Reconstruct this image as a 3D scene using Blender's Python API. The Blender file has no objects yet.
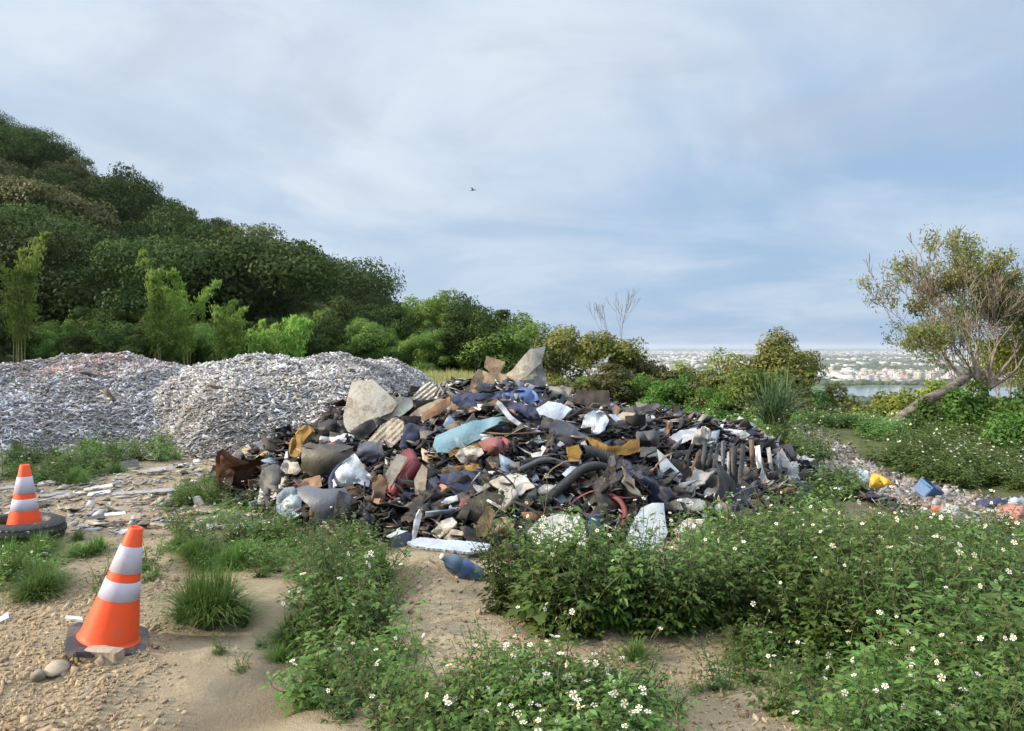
import bpy, bmesh, math, random
import numpy as np
from mathutils import Vector, Matrix
from mathutils.geometry import delaunay_2d_cdt

R = math.radians
rnd = random.Random(7)
rs = np.random.RandomState(11)
scene = bpy.context.scene
COL = scene.collection

# ------------------------------------------------------------------ camera
CAM_Z = 1.65
F = 740.0
PITCH = math.atan(18.5 / F)
cam = bpy.data.cameras.new('camera')
cam.lens = 36.0 * F / 1024.0
cam.sensor_width = 36
cam.clip_start = 0.05
cam.clip_end = 120000
camo = bpy.data.objects.new('camera', cam)
camo.location = (0, 0, CAM_Z)
camo.rotation_euler = (math.pi / 2 - PITCH, 0, 0)
COL.objects.link(camo)
scene.camera = camo

# ------------------------------------------------------------------ light
SUN_TO = Vector((-0.93, -0.22, 0)).normalized()      # horizontal direction towards the sun
SUN_EL = R(22)
SUN_STRENGTH = 4.6
SKY_NISHITA = 0.10
CLOUD_GAIN = 1.0
ZENITH_GAIN = 3.9
EXPOSURE = 0.44

sd = bpy.data.lights.new('sun', 'SUN')
sd.energy = SUN_STRENGTH
sd.angle = R(1.5)
sd.color = (1.0, 0.86, 0.66)
so = bpy.data.objects.new('sun', sd)
to = Vector((SUN_TO.x * math.cos(SUN_EL), SUN_TO.y * math.cos(SUN_EL), math.sin(SUN_EL)))
so.rotation_euler = to.to_track_quat('Z', 'Y').to_euler()
COL.objects.link(so)

w = bpy.data.worlds.new('World')
scene.world = w
w.use_nodes = True
nt = w.node_tree
nt.nodes.clear()
def N(nt, t, **kw):
    n = nt.nodes.new(t)
    for k, v in kw.items():
        setattr(n, k, v)
    return n
def math_node(nt, op, a, b=None, c=None, clamp=False):
    n = nt.nodes.new('ShaderNodeMath'); n.operation = op; n.use_clamp = clamp
    for i, v in enumerate((a, b, c)):
        if v is None: continue
        if isinstance(v, (int, float)): n.inputs[i].default_value = v
        else: nt.links.new(v, n.inputs[i])
    return n.outputs[0]
def mixc(nt, fac, a, b, mode='MIX'):
    n = nt.nodes.new('ShaderNodeMix'); n.data_type = 'RGBA'; n.blend_type = mode
    if isinstance(fac, (int, float)): n.inputs[0].default_value = fac
    else: nt.links.new(fac, n.inputs[0])
    for i, v in ((6, a), (7, b)):
        if isinstance(v, tuple): n.inputs[i].default_value = v if len(v) == 4 else (*v, 1)
        else: nt.links.new(v, n.inputs[i])
    return n.outputs[2]
def maprange(nt, v, a, b, c=0.0, d=1.0, smooth=True):
    n = nt.nodes.new('ShaderNodeMapRange')
    if smooth: n.interpolation_type = 'SMOOTHSTEP'
    nt.links.new(v, n.inputs[0])
    for i, x in zip((1, 2, 3, 4), (a, b, c, d)): n.inputs[i].default_value = x
    return n.outputs[0]
def noise(nt, vec, scale, detail=4, rough=0.55, dist=0.0):
    n = nt.nodes.new('ShaderNodeTexNoise')
    if vec is not None: nt.links.new(vec, n.inputs['Vector'])
    n.inputs['Scale'].default_value = scale
    n.inputs['Detail'].default_value = detail
    n.inputs['Roughness'].default_value = rough
    n.inputs['Distortion'].default_value = dist
    return n.outputs[0]

sky = N(nt, 'ShaderNodeTexSky', sky_type='NISHITA')
sky.sun_disc = False
sky.sun_elevation = SUN_EL
sky.sun_rotation = math.atan2(SUN_TO.x, SUN_TO.y)
sky.altitude = 120
sky.air_density = 1.0
sky.dust_density = 1.5
tc = N(nt, 'ShaderNodeTexCoord')
sep = N(nt, 'ShaderNodeSeparateXYZ'); nt.links.new(tc.outputs['Generated'], sep.inputs[0])
zc = math_node(nt, 'MAXIMUM', sep.outputs[2], 0.0)
den = math_node(nt, 'ADD', zc, 0.16)
cx = math_node(nt, 'DIVIDE', sep.outputs[0], den)
cy = math_node(nt, 'DIVIDE', sep.outputs[1], den)
cmb = N(nt, 'ShaderNodeCombineXYZ')
nt.links.new(cx, cmb.inputs[0]); nt.links.new(math_node(nt, 'MULTIPLY', cy, 1.0), cmb.inputs[1])
n1 = noise(nt, cmb.outputs[0], 0.75, 7, 0.56, 0.5)
n2 = noise(nt, cmb.outputs[0], 1.5, 8, 0.6, 0.8)
sh1 = maprange(nt, n1, 0.36, 0.66)
sh2 = maprange(nt, n2, 0.42, 0.70)
# azimuth: the cloud sheet is thicker and paler towards the left of the view
az = maprange(nt, math_node(nt, 'SUBTRACT', sep.outputs[0], math_node(nt, 'MULTIPLY', sep.outputs[2], 0.9)), -0.55, 0.42, 1.0, 0.0)
el = maprange(nt, zc, 0.0, 0.36)
cover = math_node(nt, 'ADD', math_node(nt, 'MULTIPLY', az, 0.50), math_node(nt, 'MULTIPLY', el, 0.30))
cover = math_node(nt, 'ADD', cover, math_node(nt, 'MULTIPLY', math_node(nt, 'MULTIPLY', math_node(nt, 'SUBTRACT', sh1, 0.4), 0.62), maprange(nt, zc, 0.02, 0.22, 0.25, 1.0)), None, True)
blue = (0.27, 0.395, 0.57)
pale = (0.56, 0.63, 0.71)
base = mixc(nt, cover, blue, pale)
grey = mixc(nt, math_node(nt, 'MULTIPLY', math_node(nt, 'MULTIPLY', sh2, el), 0.45), base, (0.40, 0.435, 0.505))
white = mixc(nt, math_node(nt, 'MULTIPLY', math_node(nt, 'SUBTRACT', 1.0, sh2), math_node(nt, 'MULTIPLY', sh1, 0.30)), grey, (0.64, 0.68, 0.735))
zen = maprange(nt, sep.outputs[2], 0.46, 0.95, CLOUD_GAIN, CLOUD_GAIN * ZENITH_GAIN)
cl = mixc(nt, maprange(nt, sep.outputs[2], 0.46, 0.75), white, (0.515, 0.535, 0.57))
vm = N(nt, 'ShaderNodeVectorMath', operation='SCALE')
nt.links.new(cl, vm.inputs[0]); nt.links.new(zen, vm.inputs['Scale'])
bg1 = N(nt, 'ShaderNodeBackground'); nt.links.new(sky.outputs[0], bg1.inputs[0]); bg1.inputs[1].default_value = SKY_NISHITA
bg2 = N(nt, 'ShaderNodeBackground'); nt.links.new(vm.outputs[0], bg2.inputs[0]); bg2.inputs[1].default_value = 1.0
ms = N(nt, 'ShaderNodeMixShader'); ms.inputs[0].default_value = 0.90
nt.links.new(bg1.outputs[0], ms.inputs[1]); nt.links.new(bg2.outputs[0], ms.inputs[2])
wo = N(nt, 'ShaderNodeOutputWorld'); nt.links.new(ms.outputs[0], wo.inputs[0])

vs = scene.view_settings
vs.view_transform = 'Standard'; vs.look = 'None'; vs.gamma = 1; vs.use_curve_mapping = False
vs.exposure = EXPOSURE
scene.cycles.max_bounces = 6
scene.cycles.diffuse_bounces = 3
scene.cycles.transmission_bounces = 4
scene.cycles.transparent_max_bounces = 8
scene.cycles.volume_bounces = 0

# ------------------------------------------------------------------ helpers
def tag(o, label=None, cat=None, group=None, kind=None):
    if label: o['label'] = label
    if cat: o['category'] = cat
    if group: o['group'] = group
    if kind: o['kind'] = kind
    return o

def at(px, py, Y):
    """world point seen at pixel (px,py) at ground distance Y"""
    a = (px - 512) / F; b = -(py - 365.5) / F
    dx, dy, dz = a, math.cos(PITCH) + b * math.sin(PITCH), -math.sin(PITCH) + b * math.cos(PITCH)
    k = Y / dy
    return Vector((dx * k, Y, CAM_Z + dz * k))
def proj(p):
    dx, dy, dz = p[0], p[1], p[2] - CAM_Z
    f = dy * math.cos(PITCH) - dz * math.sin(PITCH)
    u = dy * math.sin(PITCH) + dz * math.cos(PITCH)
    return 512 + F * dx / f, 365.5 - F * u / f

def _h(ix, iy, iz, seed):
    n = (ix * 374761393 + iy * 668265263 + iz * 2147483647 + seed * 1274126177) & 0xffffffff
    n = ((n ^ (n >> 13)) * 1274126177) & 0xffffffff
    n = n ^ (n >> 16)
    return (n & 0xffff) / 65535.0
def vnoise(x, y, z=0.0, seed=0):
    x = np.asarray(x, float); y = np.asarray(y, float); z = np.asarray(z, float) + 0 * x
    ix = np.floor(x).astype(np.int64); iy = np.floor(y).astype(np.int64); iz = np.floor(z).astype(np.int64)
    fx = x - ix; fy = y - iy; fz = z - iz
    fx = fx * fx * (3 - 2 * fx); fy = fy * fy * (3 - 2 * fy); fz = fz * fz * (3 - 2 * fz)
    out = 0
    for dx in (0, 1):
        wx = fx if dx else 1 - fx
        for dy in (0, 1):
            wy = fy if dy else 1 - fy
            for dz in (0, 1):
                wz = fz if dz else 1 - fz
                out = out + wx * wy * wz * _h(ix + dx, iy + dy, iz + dz, seed)
    return out * 2 - 1
def fbm(x, y, z=0.0, seed=0, oct=4):
    s = 0; a = 0.5; f = 1.0
    for o in range(oct):
        s = s + a * vnoise(np.asarray(x) * f, np.asarray(y) * f, np.asarray(z) * f, seed + o * 17)
        a *= 0.5; f *= 2.03
    return s
def sstep(x, a, b):
    t = np.clip((np.asarray(x, float) - a) / (b - a), 0, 1)
    return t * t * (3 - 2 * t)

def raw_mesh(name, V, Fc, mats=(), smooth=False, colors=None, midx=None):
    """V (n,3) array, Fc (m,k) array of one face size; colors per vertex (n,3)"""
    V = np.asarray(V, np.float32); Fc = np.asarray(Fc, np.int32)
    me = bpy.data.meshes.new(name)
    me.vertices.add(len(V)); me.vertices.foreach_set('co', V.ravel())
    m, k = Fc.shape
    me.loops.add(m * k); me.loops.foreach_set('vertex_index', Fc.ravel())
    me.polygons.add(m)
    me.polygons.foreach_set('loop_start', np.arange(0, m * k, k, dtype=np.int32))
    if smooth: me.polygons.foreach_set('use_smooth', np.ones(m, bool))
    for mt in mats: me.materials.append(mt)
    if midx is not None: me.polygons.foreach_set('material_index', np.asarray(midx, np.int32))
    if colors is not None:
        c = np.ones((len(V), 4), np.float32); c[:, :3] = colors
        at_ = me.color_attributes.new('col', 'FLOAT_COLOR', 'POINT')
        at_.data.foreach_set('color', c.ravel())
    me.update(calc_edges=True)
    me.validate()
    return me
def link(name, me, parent=None, loc=None):
    o = bpy.data.objects.new(name, me); COL.objects.link(o)
    if parent is not None: o.parent = parent
    if loc is not None: o.location = loc
    return o
def bm_mesh(name, bm, mats, smooth=False):
    me = bpy.data.meshes.new(name)
    bmesh.ops.recalc_face_normals(bm, faces=bm.faces)
    bm.to_mesh(me); bm.free()
    for m in (mats if isinstance(mats, (list, tuple)) else [mats]): me.materials.append(m)
    if smooth: me.polygons.foreach_set('use_smooth', np.ones(len(me.polygons), bool))
    return me
def empty(name, loc=(0, 0, 0), rz=0.0):
    o = bpy.data.objects.new(name, None); o.empty_display_size = 0.1
    COL.objects.link(o); o.location = loc; o.rotation_euler = (0, 0, rz)
    return o
def copy_tree(src, parent=None):
    c = src.copy(); COL.objects.link(c)
    if parent is not None:
        c.parent = parent
    for ch in KIDS.get(src.name, ()):
        copy_tree(ch, c)
    return c
KIDS = {}
def kid(name, me, parent, loc=None):
    o = link(name, me, parent, loc)
    KIDS.setdefault(parent.name, []).append(o)
    return o

def tube_arrays(pts, rad, n=6):
    """verts and quads of a tube through pts with radii"""
    P = [Vector(p) for p in pts]
    V = []; Q = []
    up = Vector((0.13, 0.21, 0.97))
    for i, p in enumerate(P):
        d = (P[min(i + 1, len(P) - 1)] - P[max(i - 1, 0)])
        if d.length < 1e-9: d = Vector((0, 0, 1))
        d.normalize()
        a = d.cross(up)
        if a.length < 0.05: a = d.cross(Vector((1, 0, 0)))
        a.normalize(); b = d.cross(a)
        for k in range(n):
            t = 2 * math.pi * k / n
            V.append(p + (a * math.cos(t) + b * math.sin(t)) * rad[i])
    for i in range(len(P) - 1):
        for k in range(n):
            k2 = (k + 1) % n
            Q.append((i * n + k, i * n + k2, (i + 1) * n + k2, (i + 1) * n + k))
    return [tuple(v) for v in V], Q
class MB:
    """collects quads"""
    def __init__(s): s.V = []; s.Q = []; s.C = []; s.M = []
    def add(s, V, Q, c=None, m=0):
        o = len(s.V); s.V.extend(V); s.Q.extend([tuple(i + o for i in q) for q in Q])
        s.C.extend([c or (1, 1, 1)] * len(V)); s.M.extend([m] * len(Q))
    def tube(s, pts, rad, n=6, c=None, m=0):
        V, Q = tube_arrays(pts, rad, n); s.add(V, Q, c, m)
    def mesh(s, name, mats, smooth=False):
        return raw_mesh(name, np.array(s.V), np.array(s.Q), mats, smooth, np.array(s.C), s.M)
def box_arrays(c, sx, sy, sz, M=None):
    V = []
    for x in (-1, 1):
        for y in (-1, 1):
            for z in (-1, 1):
                v = Vector((x * sx / 2, y * sy / 2, z * sz / 2))
                if M is not None: v = M @ v
                V.append(tuple(v + Vector(c)))
    Q = [(0, 1, 3, 2), (4, 6, 7, 5), (0, 4, 5, 1), (2, 3, 7, 6), (0, 2, 6, 4), (1, 5, 7, 3)]
    return V, Q

# ------------------------------------------------------------------ materials
def new_mat(name):
    m = bpy.data.materials.new(name); m.use_nodes = True
    nt = m.node_tree; b = nt.nodes['Principled BSDF']
    return m, nt, b
def leaf_mat(name, c1, c2, c3=None, trans=0.35, nscale=0.6, rough=0.55, spec=0.3):
    m, nt, b = new_mat(name)
    geo = N(nt, 'ShaderNodeNewGeometry')
    tcn = N(nt, 'ShaderNodeTexCoord')
    oi = N(nt, 'ShaderNodeObjectInfo')
    nz = noise(nt, tcn.outputs['Object'], nscale, 3)
    f = math_node(nt, 'ADD', math_node(nt, 'MULTIPLY', geo.outputs['Random Per Island'], 0.40), math_node(nt, 'MULTIPLY', maprange(nt, nz, 0.35, 0.65), 0.60))
    col = mixc(nt, f, c1, c2)
    if c3: col = mixc(nt, maprange(nt, geo.outputs['Random Per Island'], 0.93, 0.97), col, c3)
    hs = N(nt, 'ShaderNodeHueSaturation')
    nt.links.new(col, hs.inputs['Color'])
    nt.links.new(math_node(nt, 'ADD', math_node(nt, 'MULTIPLY', oi.outputs['Random'], 0.03), 0.485), hs.inputs['Hue'])
    nt.links.new(math_node(nt, 'ADD', math_node(nt, 'MULTIPLY', oi.outputs['Random'], 0.70), 0.66), hs.inputs['Value'])
    nt.links.new(hs.outputs[0], b.inputs['Base Color'])
    b.inputs['Roughness'].default_value = rough
    b.inputs['Specular IOR Level'].default_value = spec
    tr = N(nt, 'ShaderNodeBsdfTranslucent'); nt.links.new(hs.outputs[0], tr.inputs[0])
    mx = N(nt, 'ShaderNodeMixShader'); mx.inputs[0].default_value = trans
    out = nt.nodes['Material Output']
    nt.links.new(b.outputs[0], mx.inputs[1]); nt.links.new(tr.outputs[0], mx.inputs[2]); nt.links.new(mx.outputs[0], out.inputs[0])
    return m
def bark_mat(name, c1, c2, scale=6):
    m, nt, b = new_mat(name)
    tcn = N(nt, 'ShaderNodeTexCoord')
    nz = noise(nt, tcn.outputs['Object'], scale, 6, 0.65)
    nt.links.new(mixc(nt, maprange(nt, nz, 0.35, 0.68), c1, c2), b.inputs['Base Color'])
    b.inputs['Roughness'].default_value = 0.9
    bp = N(nt, 'ShaderNodeBump'); bp.inputs['Strength'].default_value = 0.6; bp.inputs['Distance'].default_value = 0.03
    nt.links.new(nz, bp.inputs['Height']); nt.links.new(bp.outputs[0], b.inputs['Normal'])
    return m
def plain_mat(name, c, rough=0.6, dirt=0.35, dirtc=(0.12, 0.09, 0.06), dscale=9, bump=0.6, metal=0.0, bscale=30, spec=0.4, c2=None):
    m, nt, b = new_mat(name)
    tcn = N(nt, 'ShaderNodeTexCoord')
    nz = math_node(nt, 'ADD', math_node(nt, 'MULTIPLY', noise(nt, tcn.outputs['Object'], dscale, 6, 0.62, 0.6), 0.62), math_node(nt, 'MULTIPLY', noise(nt, tcn.outputs['Object'], dscale * 5, 5, 0.7, 1.0), 0.38))
    base_ = c
    if c2: base_ = mixc(nt, maprange(nt, noise(nt, tcn.outputs['Object'], dscale * 0.35, 3), 0.42, 0.6), c, c2)
    f = math_node(nt, 'MULTIPLY', maprange(nt, nz, 0.44, 0.62), dirt)
    nt.links.new(mixc(nt, f, base_, dirtc), b.inputs['Base Color'])
    b.inputs['Roughness'].default_value = rough; b.inputs['Metallic'].default_value = metal
    b.inputs['Specular IOR Level'].default_value = spec
    bp = N(nt, 'ShaderNodeBump'); bp.inputs['Strength'].default_value = bump; bp.inputs['Distance'].default_value = 0.01
    nt.links.new(noise(nt, tcn.outputs['Object'], bscale, 5), bp.inputs['Height']); nt.links.new(bp.outputs[0], b.inputs['Normal'])
    return m
def vcol_mat(name, rough=0.8, dirt=0.3, spec=0.3, dscale=12, use_obj=False, dirtc=(0.10, 0.085, 0.065), bump=0.3, objtex=False):
    m, nt, b = new_mat(name)
    tcn = N(nt, 'ShaderNodeTexCoord')
    if use_obj:
        oi = N(nt, 'ShaderNodeObjectInfo'); cc = oi.outputs['Color']
    else:
        a = N(nt, 'ShaderNodeAttribute'); a.attribute_name = 'col'; cc = a.outputs['Color']
    nz = noise(nt, tcn.outputs['Object'], dscale, 6, 0.65, 0.5)
    f = math_node(nt, 'MULTIPLY', maprange(nt, nz, 0.44, 0.70), dirt)
    nt.links.new(mixc(nt, f, cc, dirtc), b.inputs['Base Color'])
    b.inputs['Roughness'].default_value = rough
    b.inputs['Specular IOR Level'].default_value = spec
    if bump:
        bp = N(nt, 'ShaderNodeBump'); bp.inputs['Strength'].default_value = bump; bp.inputs['Distance'].default_value = 0.008
        nt.links.new(noise(nt, tcn.outputs['Object'], dscale * 4, 5), bp.inputs['Height']); nt.links.new(bp.outputs[0], b.inputs['Normal'])
    return m

# ------------------------------------------------------------------ the lie of the land
PLAIN_Z = -120.0
SHADE_H = 14.5
def edge_s(x, y): return 1.0 * x + 0.35 * y
def HZ(x, y):
    x = np.asarray(x, float); y = np.asarray(y, float)
    s = edge_s(x, y) - 9.8 + 0.8 * vnoise(x * 0.15, y * 0.15, 0, 5)
    drop = np.where(s > 0, s * s / (s + 8.0) * 0.62, 0)
    drop = np.minimum(drop, -PLAIN_Z + 0.0)
    drop = np.where(drop > 110, 110 + 10 * (1 - np.exp(-(drop - 110) / 10.0)), drop)
    # wooded hill on the left, plus an unseen ridge added to shade the clearing
    a = np.clip((-x - 12.0), 0, None)
    h1 = (a * a / (a + 12.0)) * 0.50 * sstep(y, 46, 108) * (1 - 0.9 * sstep(y, 150, 420))
    h1 = np.minimum(h1, 42 + 0 * h1)
    h2 = SHADE_H * sstep(-x, 27, 44) * sstep(y, -160, -70) * (1 - sstep(y, 30, 62))
    h = np.maximum(h1, h2) + fbm(x * 0.05, y * 0.05, 0, 3, 3) * 2.0 * sstep(h1 + h2, 1, 10)
    far = sstep(np.hypot(x, y), 350, 900)
    h = h * (1 - far)
    near = 1 - sstep(np.hypot(x, y), 40, 90)
    b = fbm(x * 0.35, y * 0.35, 0, 21, 3) * 0.10 * sstep(np.hypot(x, y - 4), 3, 12)
    b = b + fbm(x * 1.3, y * 1.3, 0, 31, 4) * 0.055
    b = b + fbm(x * 6.0, y * 6.0, 0, 41, 3) * 0.012
    b = b * near
    # green bank on the right
    b = b + 1.05 * np.exp(-(((x - 9.9) / 3.2) ** 2 + ((y - 12.9) / 2.7) ** 2) ** 1.2)
    # earth bump under the middle of the frame and the bank in front of the heap
    b = b + 0.16 * np.exp(-(((x + 0.62) / 0.42) ** 2 + ((y - 5.1) / 0.42) ** 2))
    b = b + 0.10 * np.exp(-(((x - 0.25) / 0.9) ** 2 + ((y - 4.3) / 0.35) ** 2))
    b = b + 0.12 * np.exp(-(((x - 2.4) / 1.7) ** 2 + ((y - 5.6) / 1.1) ** 2))
    # shallow wash channel in the sand
    d = (x + 1.25 - 0.35 * (y - 3.6) + 0.10 * np.sin(y * 5))
    b = b - 0.045 * np.exp(-(d / 0.28) ** 2) * sstep(y, 2.5, 3.2) * (1 - sstep(y, 4.6, 5.6))
    tz = fbm(x * 1.5 + 3, y * 1.1, 0, 71, 4)
    b = b + (0.022 * sstep(tz, -.02, .03) + .016 * sstep(tz, .17, .21)) * sstep(x, -2.3, -1.9) * (1 - sstep(x, -.4, 0.2)) * (1 - sstep(y, 4.8, 5.6)) * near
    b = b + 0.05 * np.clip(fbm(x * 2.6, y * 2.6, 0, 83, 4), -.4, .6) * (1 - sstep(np.hypot(x, y), 12, 16))
    # pale rubble ridge to the right of the heap
    b = b + 0.35 * np.exp(-(((x - 4.9) / 1.0) ** 2 + ((y - 11.5) / 2.2) ** 2))
    z = h + b - drop
    # the far plain is level
    z = np.where(np.hypot(x, y) > 900, PLAIN_Z, z)
    return z
def ground(x, y): return float(HZ(x, y))
def groundN(x, y): return HZ(x, y)
MARCH = 1.5 * np.exp(np.linspace(0, math.log(80), 500))
def pix_ground(px, py):
    """ground point under a pixel"""
    a_, b_ = at(px, py, 1.0), None
    zz = CAM_Z + (a_.z - CAM_Z) * MARCH; xx = a_.x * MARCH
    g = HZ(xx, MARCH); k = np.argmax(zz <= g) if (zz <= g).any() else len(MARCH) - 1
    return Vector((xx[k], MARCH[k], g[k]))

def axis(lo, hi, fine0, fine1, d, ratio):
    a = list(np.arange(fine0, fine1 + 1e-6, d))
    s = d; v = a[-1]
    while v < hi:
        s *= ratio; v += s; a.append(v)
    s = d; v = a[0]; pre = []
    while v > lo:
        s *= ratio; v -= s; pre.append(v)
    return np.array(pre[::-1] + a)
gx = axis(-30000, 30000, -4.5, 7.0, 0.05, 1.045)
gy = axis(-3000, 30000, 2.6, 9.5, 0.05, 1.045)
GX, GY = np.meshgrid(gx, gy)
GZ = HZ(GX, GY)
nx, ny = len(gx), len(gy)
V = np.stack([GX.ravel(), GY.ravel(), GZ.ravel()], 1)
i = np.arange(nx - 1); j = np.arange(ny - 1)
I, J = np.meshgrid(i, j)
b0 = (J * nx + I).ravel()
Q = np.stack([b0, b0 + 1, b0 + nx + 1, b0 + nx], 1)
# masks kept as a colour attribute: r = grass/soil cover, g = wet/dark soil, b = far plain
X_, Y_ = GX.ravel(), GY.ravel()
dist = np.hypot(X_, Y_)
grass = sstep(dist, 11, 20)
grass = np.maximum(grass, sstep(X_ - (Y_ * 0.10), 1.2, 4.2) * sstep(Y_, 3.8, 5.2))
grass = np.clip(grass + 0.5 * fbm(X_ * 0.8, Y_ * 0.8, 0, 77, 3) * (grass > 0.02), 0, 1)
wet = np.exp(-((X_ + 1.25 - 0.35 * (Y_ - 3.6) + 0.10 * np.sin(Y_ * 5)) / 0.22) ** 2) * sstep(Y_, 2.5, 3.4) * (1 - sstep(Y_, 4.6, 5.8))
wet = np.maximum(wet, sstep(fbm(X_ * 0.9, Y_ * 0.9, 0, 91, 3), 0.15, 0.45) * 0.45 * (Y_ < 12))
stony = sstep(-X_ - 0.36 * Y_ - 0.02, -0.15, 0.25) * (Y_ < 14)
colr = np.stack([grass, wet, stony], 1)
m, nt, b = new_mat('ground')
a = N(nt, 'ShaderNodeAttribute'); a.attribute_name = 'col'
sp = N(nt, 'ShaderNodeSeparateColor'); nt.links.new(a.outputs['Color'], sp.inputs[0])
tcn = N(nt, 'ShaderNodeTexCoord'); P = tcn.outputs['Object']
n_big = noise(nt, P, 0.9, 5, 0.6); n_mid = noise(nt, P, 7, 6, 0.65); n_fine = noise(nt, P, 60, 5, 0.7)
sand = mixc(nt, maprange(nt, n_big, 0.38, 0.62), (0.335, 0.278, 0.190), (0.405, 0.345, 0.24))
dirt = mixc(nt, maprange(nt, n_mid, 0.35, 0.65), (0.22, 0.175, 0.12), (0.345, 0.285, 0.20))
cur = mixc(nt, math_node(nt, 'MULTIPLY', sp.outputs[2], maprange(nt, n_mid, 0.3, 0.6)), sand, dirt)
cur = mixc(nt, math_node(nt, 'MULTIPLY', sp.outputs[1], 0.75), cur, (0.16, 0.13, 0.09))
cur = mixc(nt, maprange(nt, n_fine, 0.58, 0.72, 0, 0.5), cur, (0.17, 0.135, 0.10))
cur = mixc(nt, maprange(nt, noise(nt, P, 110, 2, 0.6), 0.62, 0.74, 0, 0.5), cur, (0.52, 0.48, 0.42))
gr = mixc(nt, maprange(nt, n_mid, 0.35, 0.65), (0.035, 0.060, 0.018), (0.085, 0.105, 0.035))
cur = mixc(nt, math_node(nt, 'MULTIPLY', sp.outputs[0], 0.9), cur, gr)
# the plain: fields, scrub and bare plots
geo = N(nt, 'ShaderNodeNewGeometry'); sz = N(nt, 'ShaderNodeSeparateXYZ'); nt.links.new(geo.outputs['Position'], sz.inputs[0])
pn = noise(nt, P, 0.0032, 6, 0.6); pn2 = noise(nt, P, 0.012, 5, 0.7)
pl = mixc(nt, maprange(nt, pn, 0.42, 0.60), (0.045, 0.075, 0.03), (0.11, 0.135, 0.06))
pl = mixc(nt, maprange(nt, pn2, 0.57, 0.68, 0, 0.7), pl, (0.34, 0.32, 0.28))
farf = maprange(nt, sz.outputs[2], -60, -110)
cur = mixc(nt, farf, cur, pl)
nt.links.new(cur, b.inputs['Base Color'])
b.inputs['Roughness'].default_value = 0.95; b.inputs['Specular IOR Level'].default_value = 0.15
bp = N(nt, 'ShaderNodeBump'); bp.inputs['Strength'].default_value = 1.0; bp.inputs['Distance'].default_value = 0.028
hh = math_node(nt, 'ADD', math_node(nt, 'MULTIPLY', n_fine, 0.5), math_node(nt, 'MULTIPLY', noise(nt, P, 24, 6, 0.7), 0.9))
nt.links.new(hh, bp.inputs['Height']); nt.links.new(bp.outputs[0], b.inputs['Normal'])
M_ground = m
tag(link('ground', raw_mesh('ground', V, Q, [m], True, colr)), kind='structure')

# lake far below
lk = [(820, 1795), (880, 1800), (1000, 1790), (1250, 1760), (1600, 1800), (1900, 1850), (2000, 2050), (1750, 2190), (1400, 2230), (1150, 2300), (1000, 2270), (930, 2190), (860, 2100), (830, 1950)]
bm = bmesh.new()
vs_ = [bm.verts.new((x + rnd.uniform(-12, 12), y + rnd.uniform(-12, 12), PLAIN_Z + 0.25)) for x, y in lk]
bm.faces.new(vs_)
m, nt, b = new_mat('lake_water'); b.inputs['Base Color'].default_value = (0.10, 0.15, 0.17, 1); b.inputs['Roughness'].default_value = 0.12
bp = N(nt, 'ShaderNodeBump'); bp.inputs['Strength'].default_value = 0.15; bp.inputs['Distance'].default_value = 0.2
tcn = N(nt, 'ShaderNodeTexCoord'); nt.links.new(noise(nt, tcn.outputs['Object'], 0.15, 4), bp.inputs['Height']); nt.links.new(bp.outputs[0], b.inputs['Normal'])
tag(link('lake', bm_mesh('lake', bm, m)), kind='structure')

# haze: one closed box round everything
m, nt, b = new_mat('haze'); nt.nodes.remove(b)
pv = N(nt, 'ShaderNodeVolumePrincipled'); pv.inputs['Color'].default_value = (0.80, 0.88, 1.0, 1); pv.inputs['Density'].default_value = 5.5e-5
pv.inputs['Anisotropy'].default_value = 0.2
nt.links.new(pv.outputs[0], nt.nodes['Material Output'].inputs['Volume'])
me = raw_mesh('haze', *[np.array(q) for q in box_arrays((0, 14000, (PLAIN_Z - 1.2 + 70) / 2), 66000, 38500, 70 - (PLAIN_Z - 1.2))], [m])
HAZE = tag(link('haze', me), kind='stuff')
# ------------------------------------------------------------------ foliage builders
def rand_dirs(n, r):
    v = r.normal(size=(n, 3)); return v / np.linalg.norm(v, axis=1)[:, None]
def leaf_quads(Pc, Nrm, L, Wd, r, droop=0.2):
    """one folded rhombus leaf at every point; Nrm = leaf normals, L = lengths"""
    n = len(Pc)
    t = rand_dirs(n, r); t -= (t * Nrm).sum(1)[:, None] * Nrm
    t[:, 2] -= droop
    t /= np.linalg.norm(t, axis=1)[:, None] + 1e-9
    s = np.cross(Nrm, t); s /= np.linalg.norm(s, axis=1)[:, None] + 1e-9
    L = L[:, None]; Wd = Wd[:, None]
    fold = Nrm * (Wd * 0.35)
    a = Pc - t * L * 0.5; c = Pc + t * L * 0.5
    b_ = Pc - s * Wd * 0.5 + fold - t * L * 0.08; d = Pc + s * Wd * 0.5 + fold - t * L * 0.08
    V = np.stack([a, b_, c, d], 1).reshape(-1, 3)
    Q = np.arange(4 * n).reshape(n, 4)
    return V, Q
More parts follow.
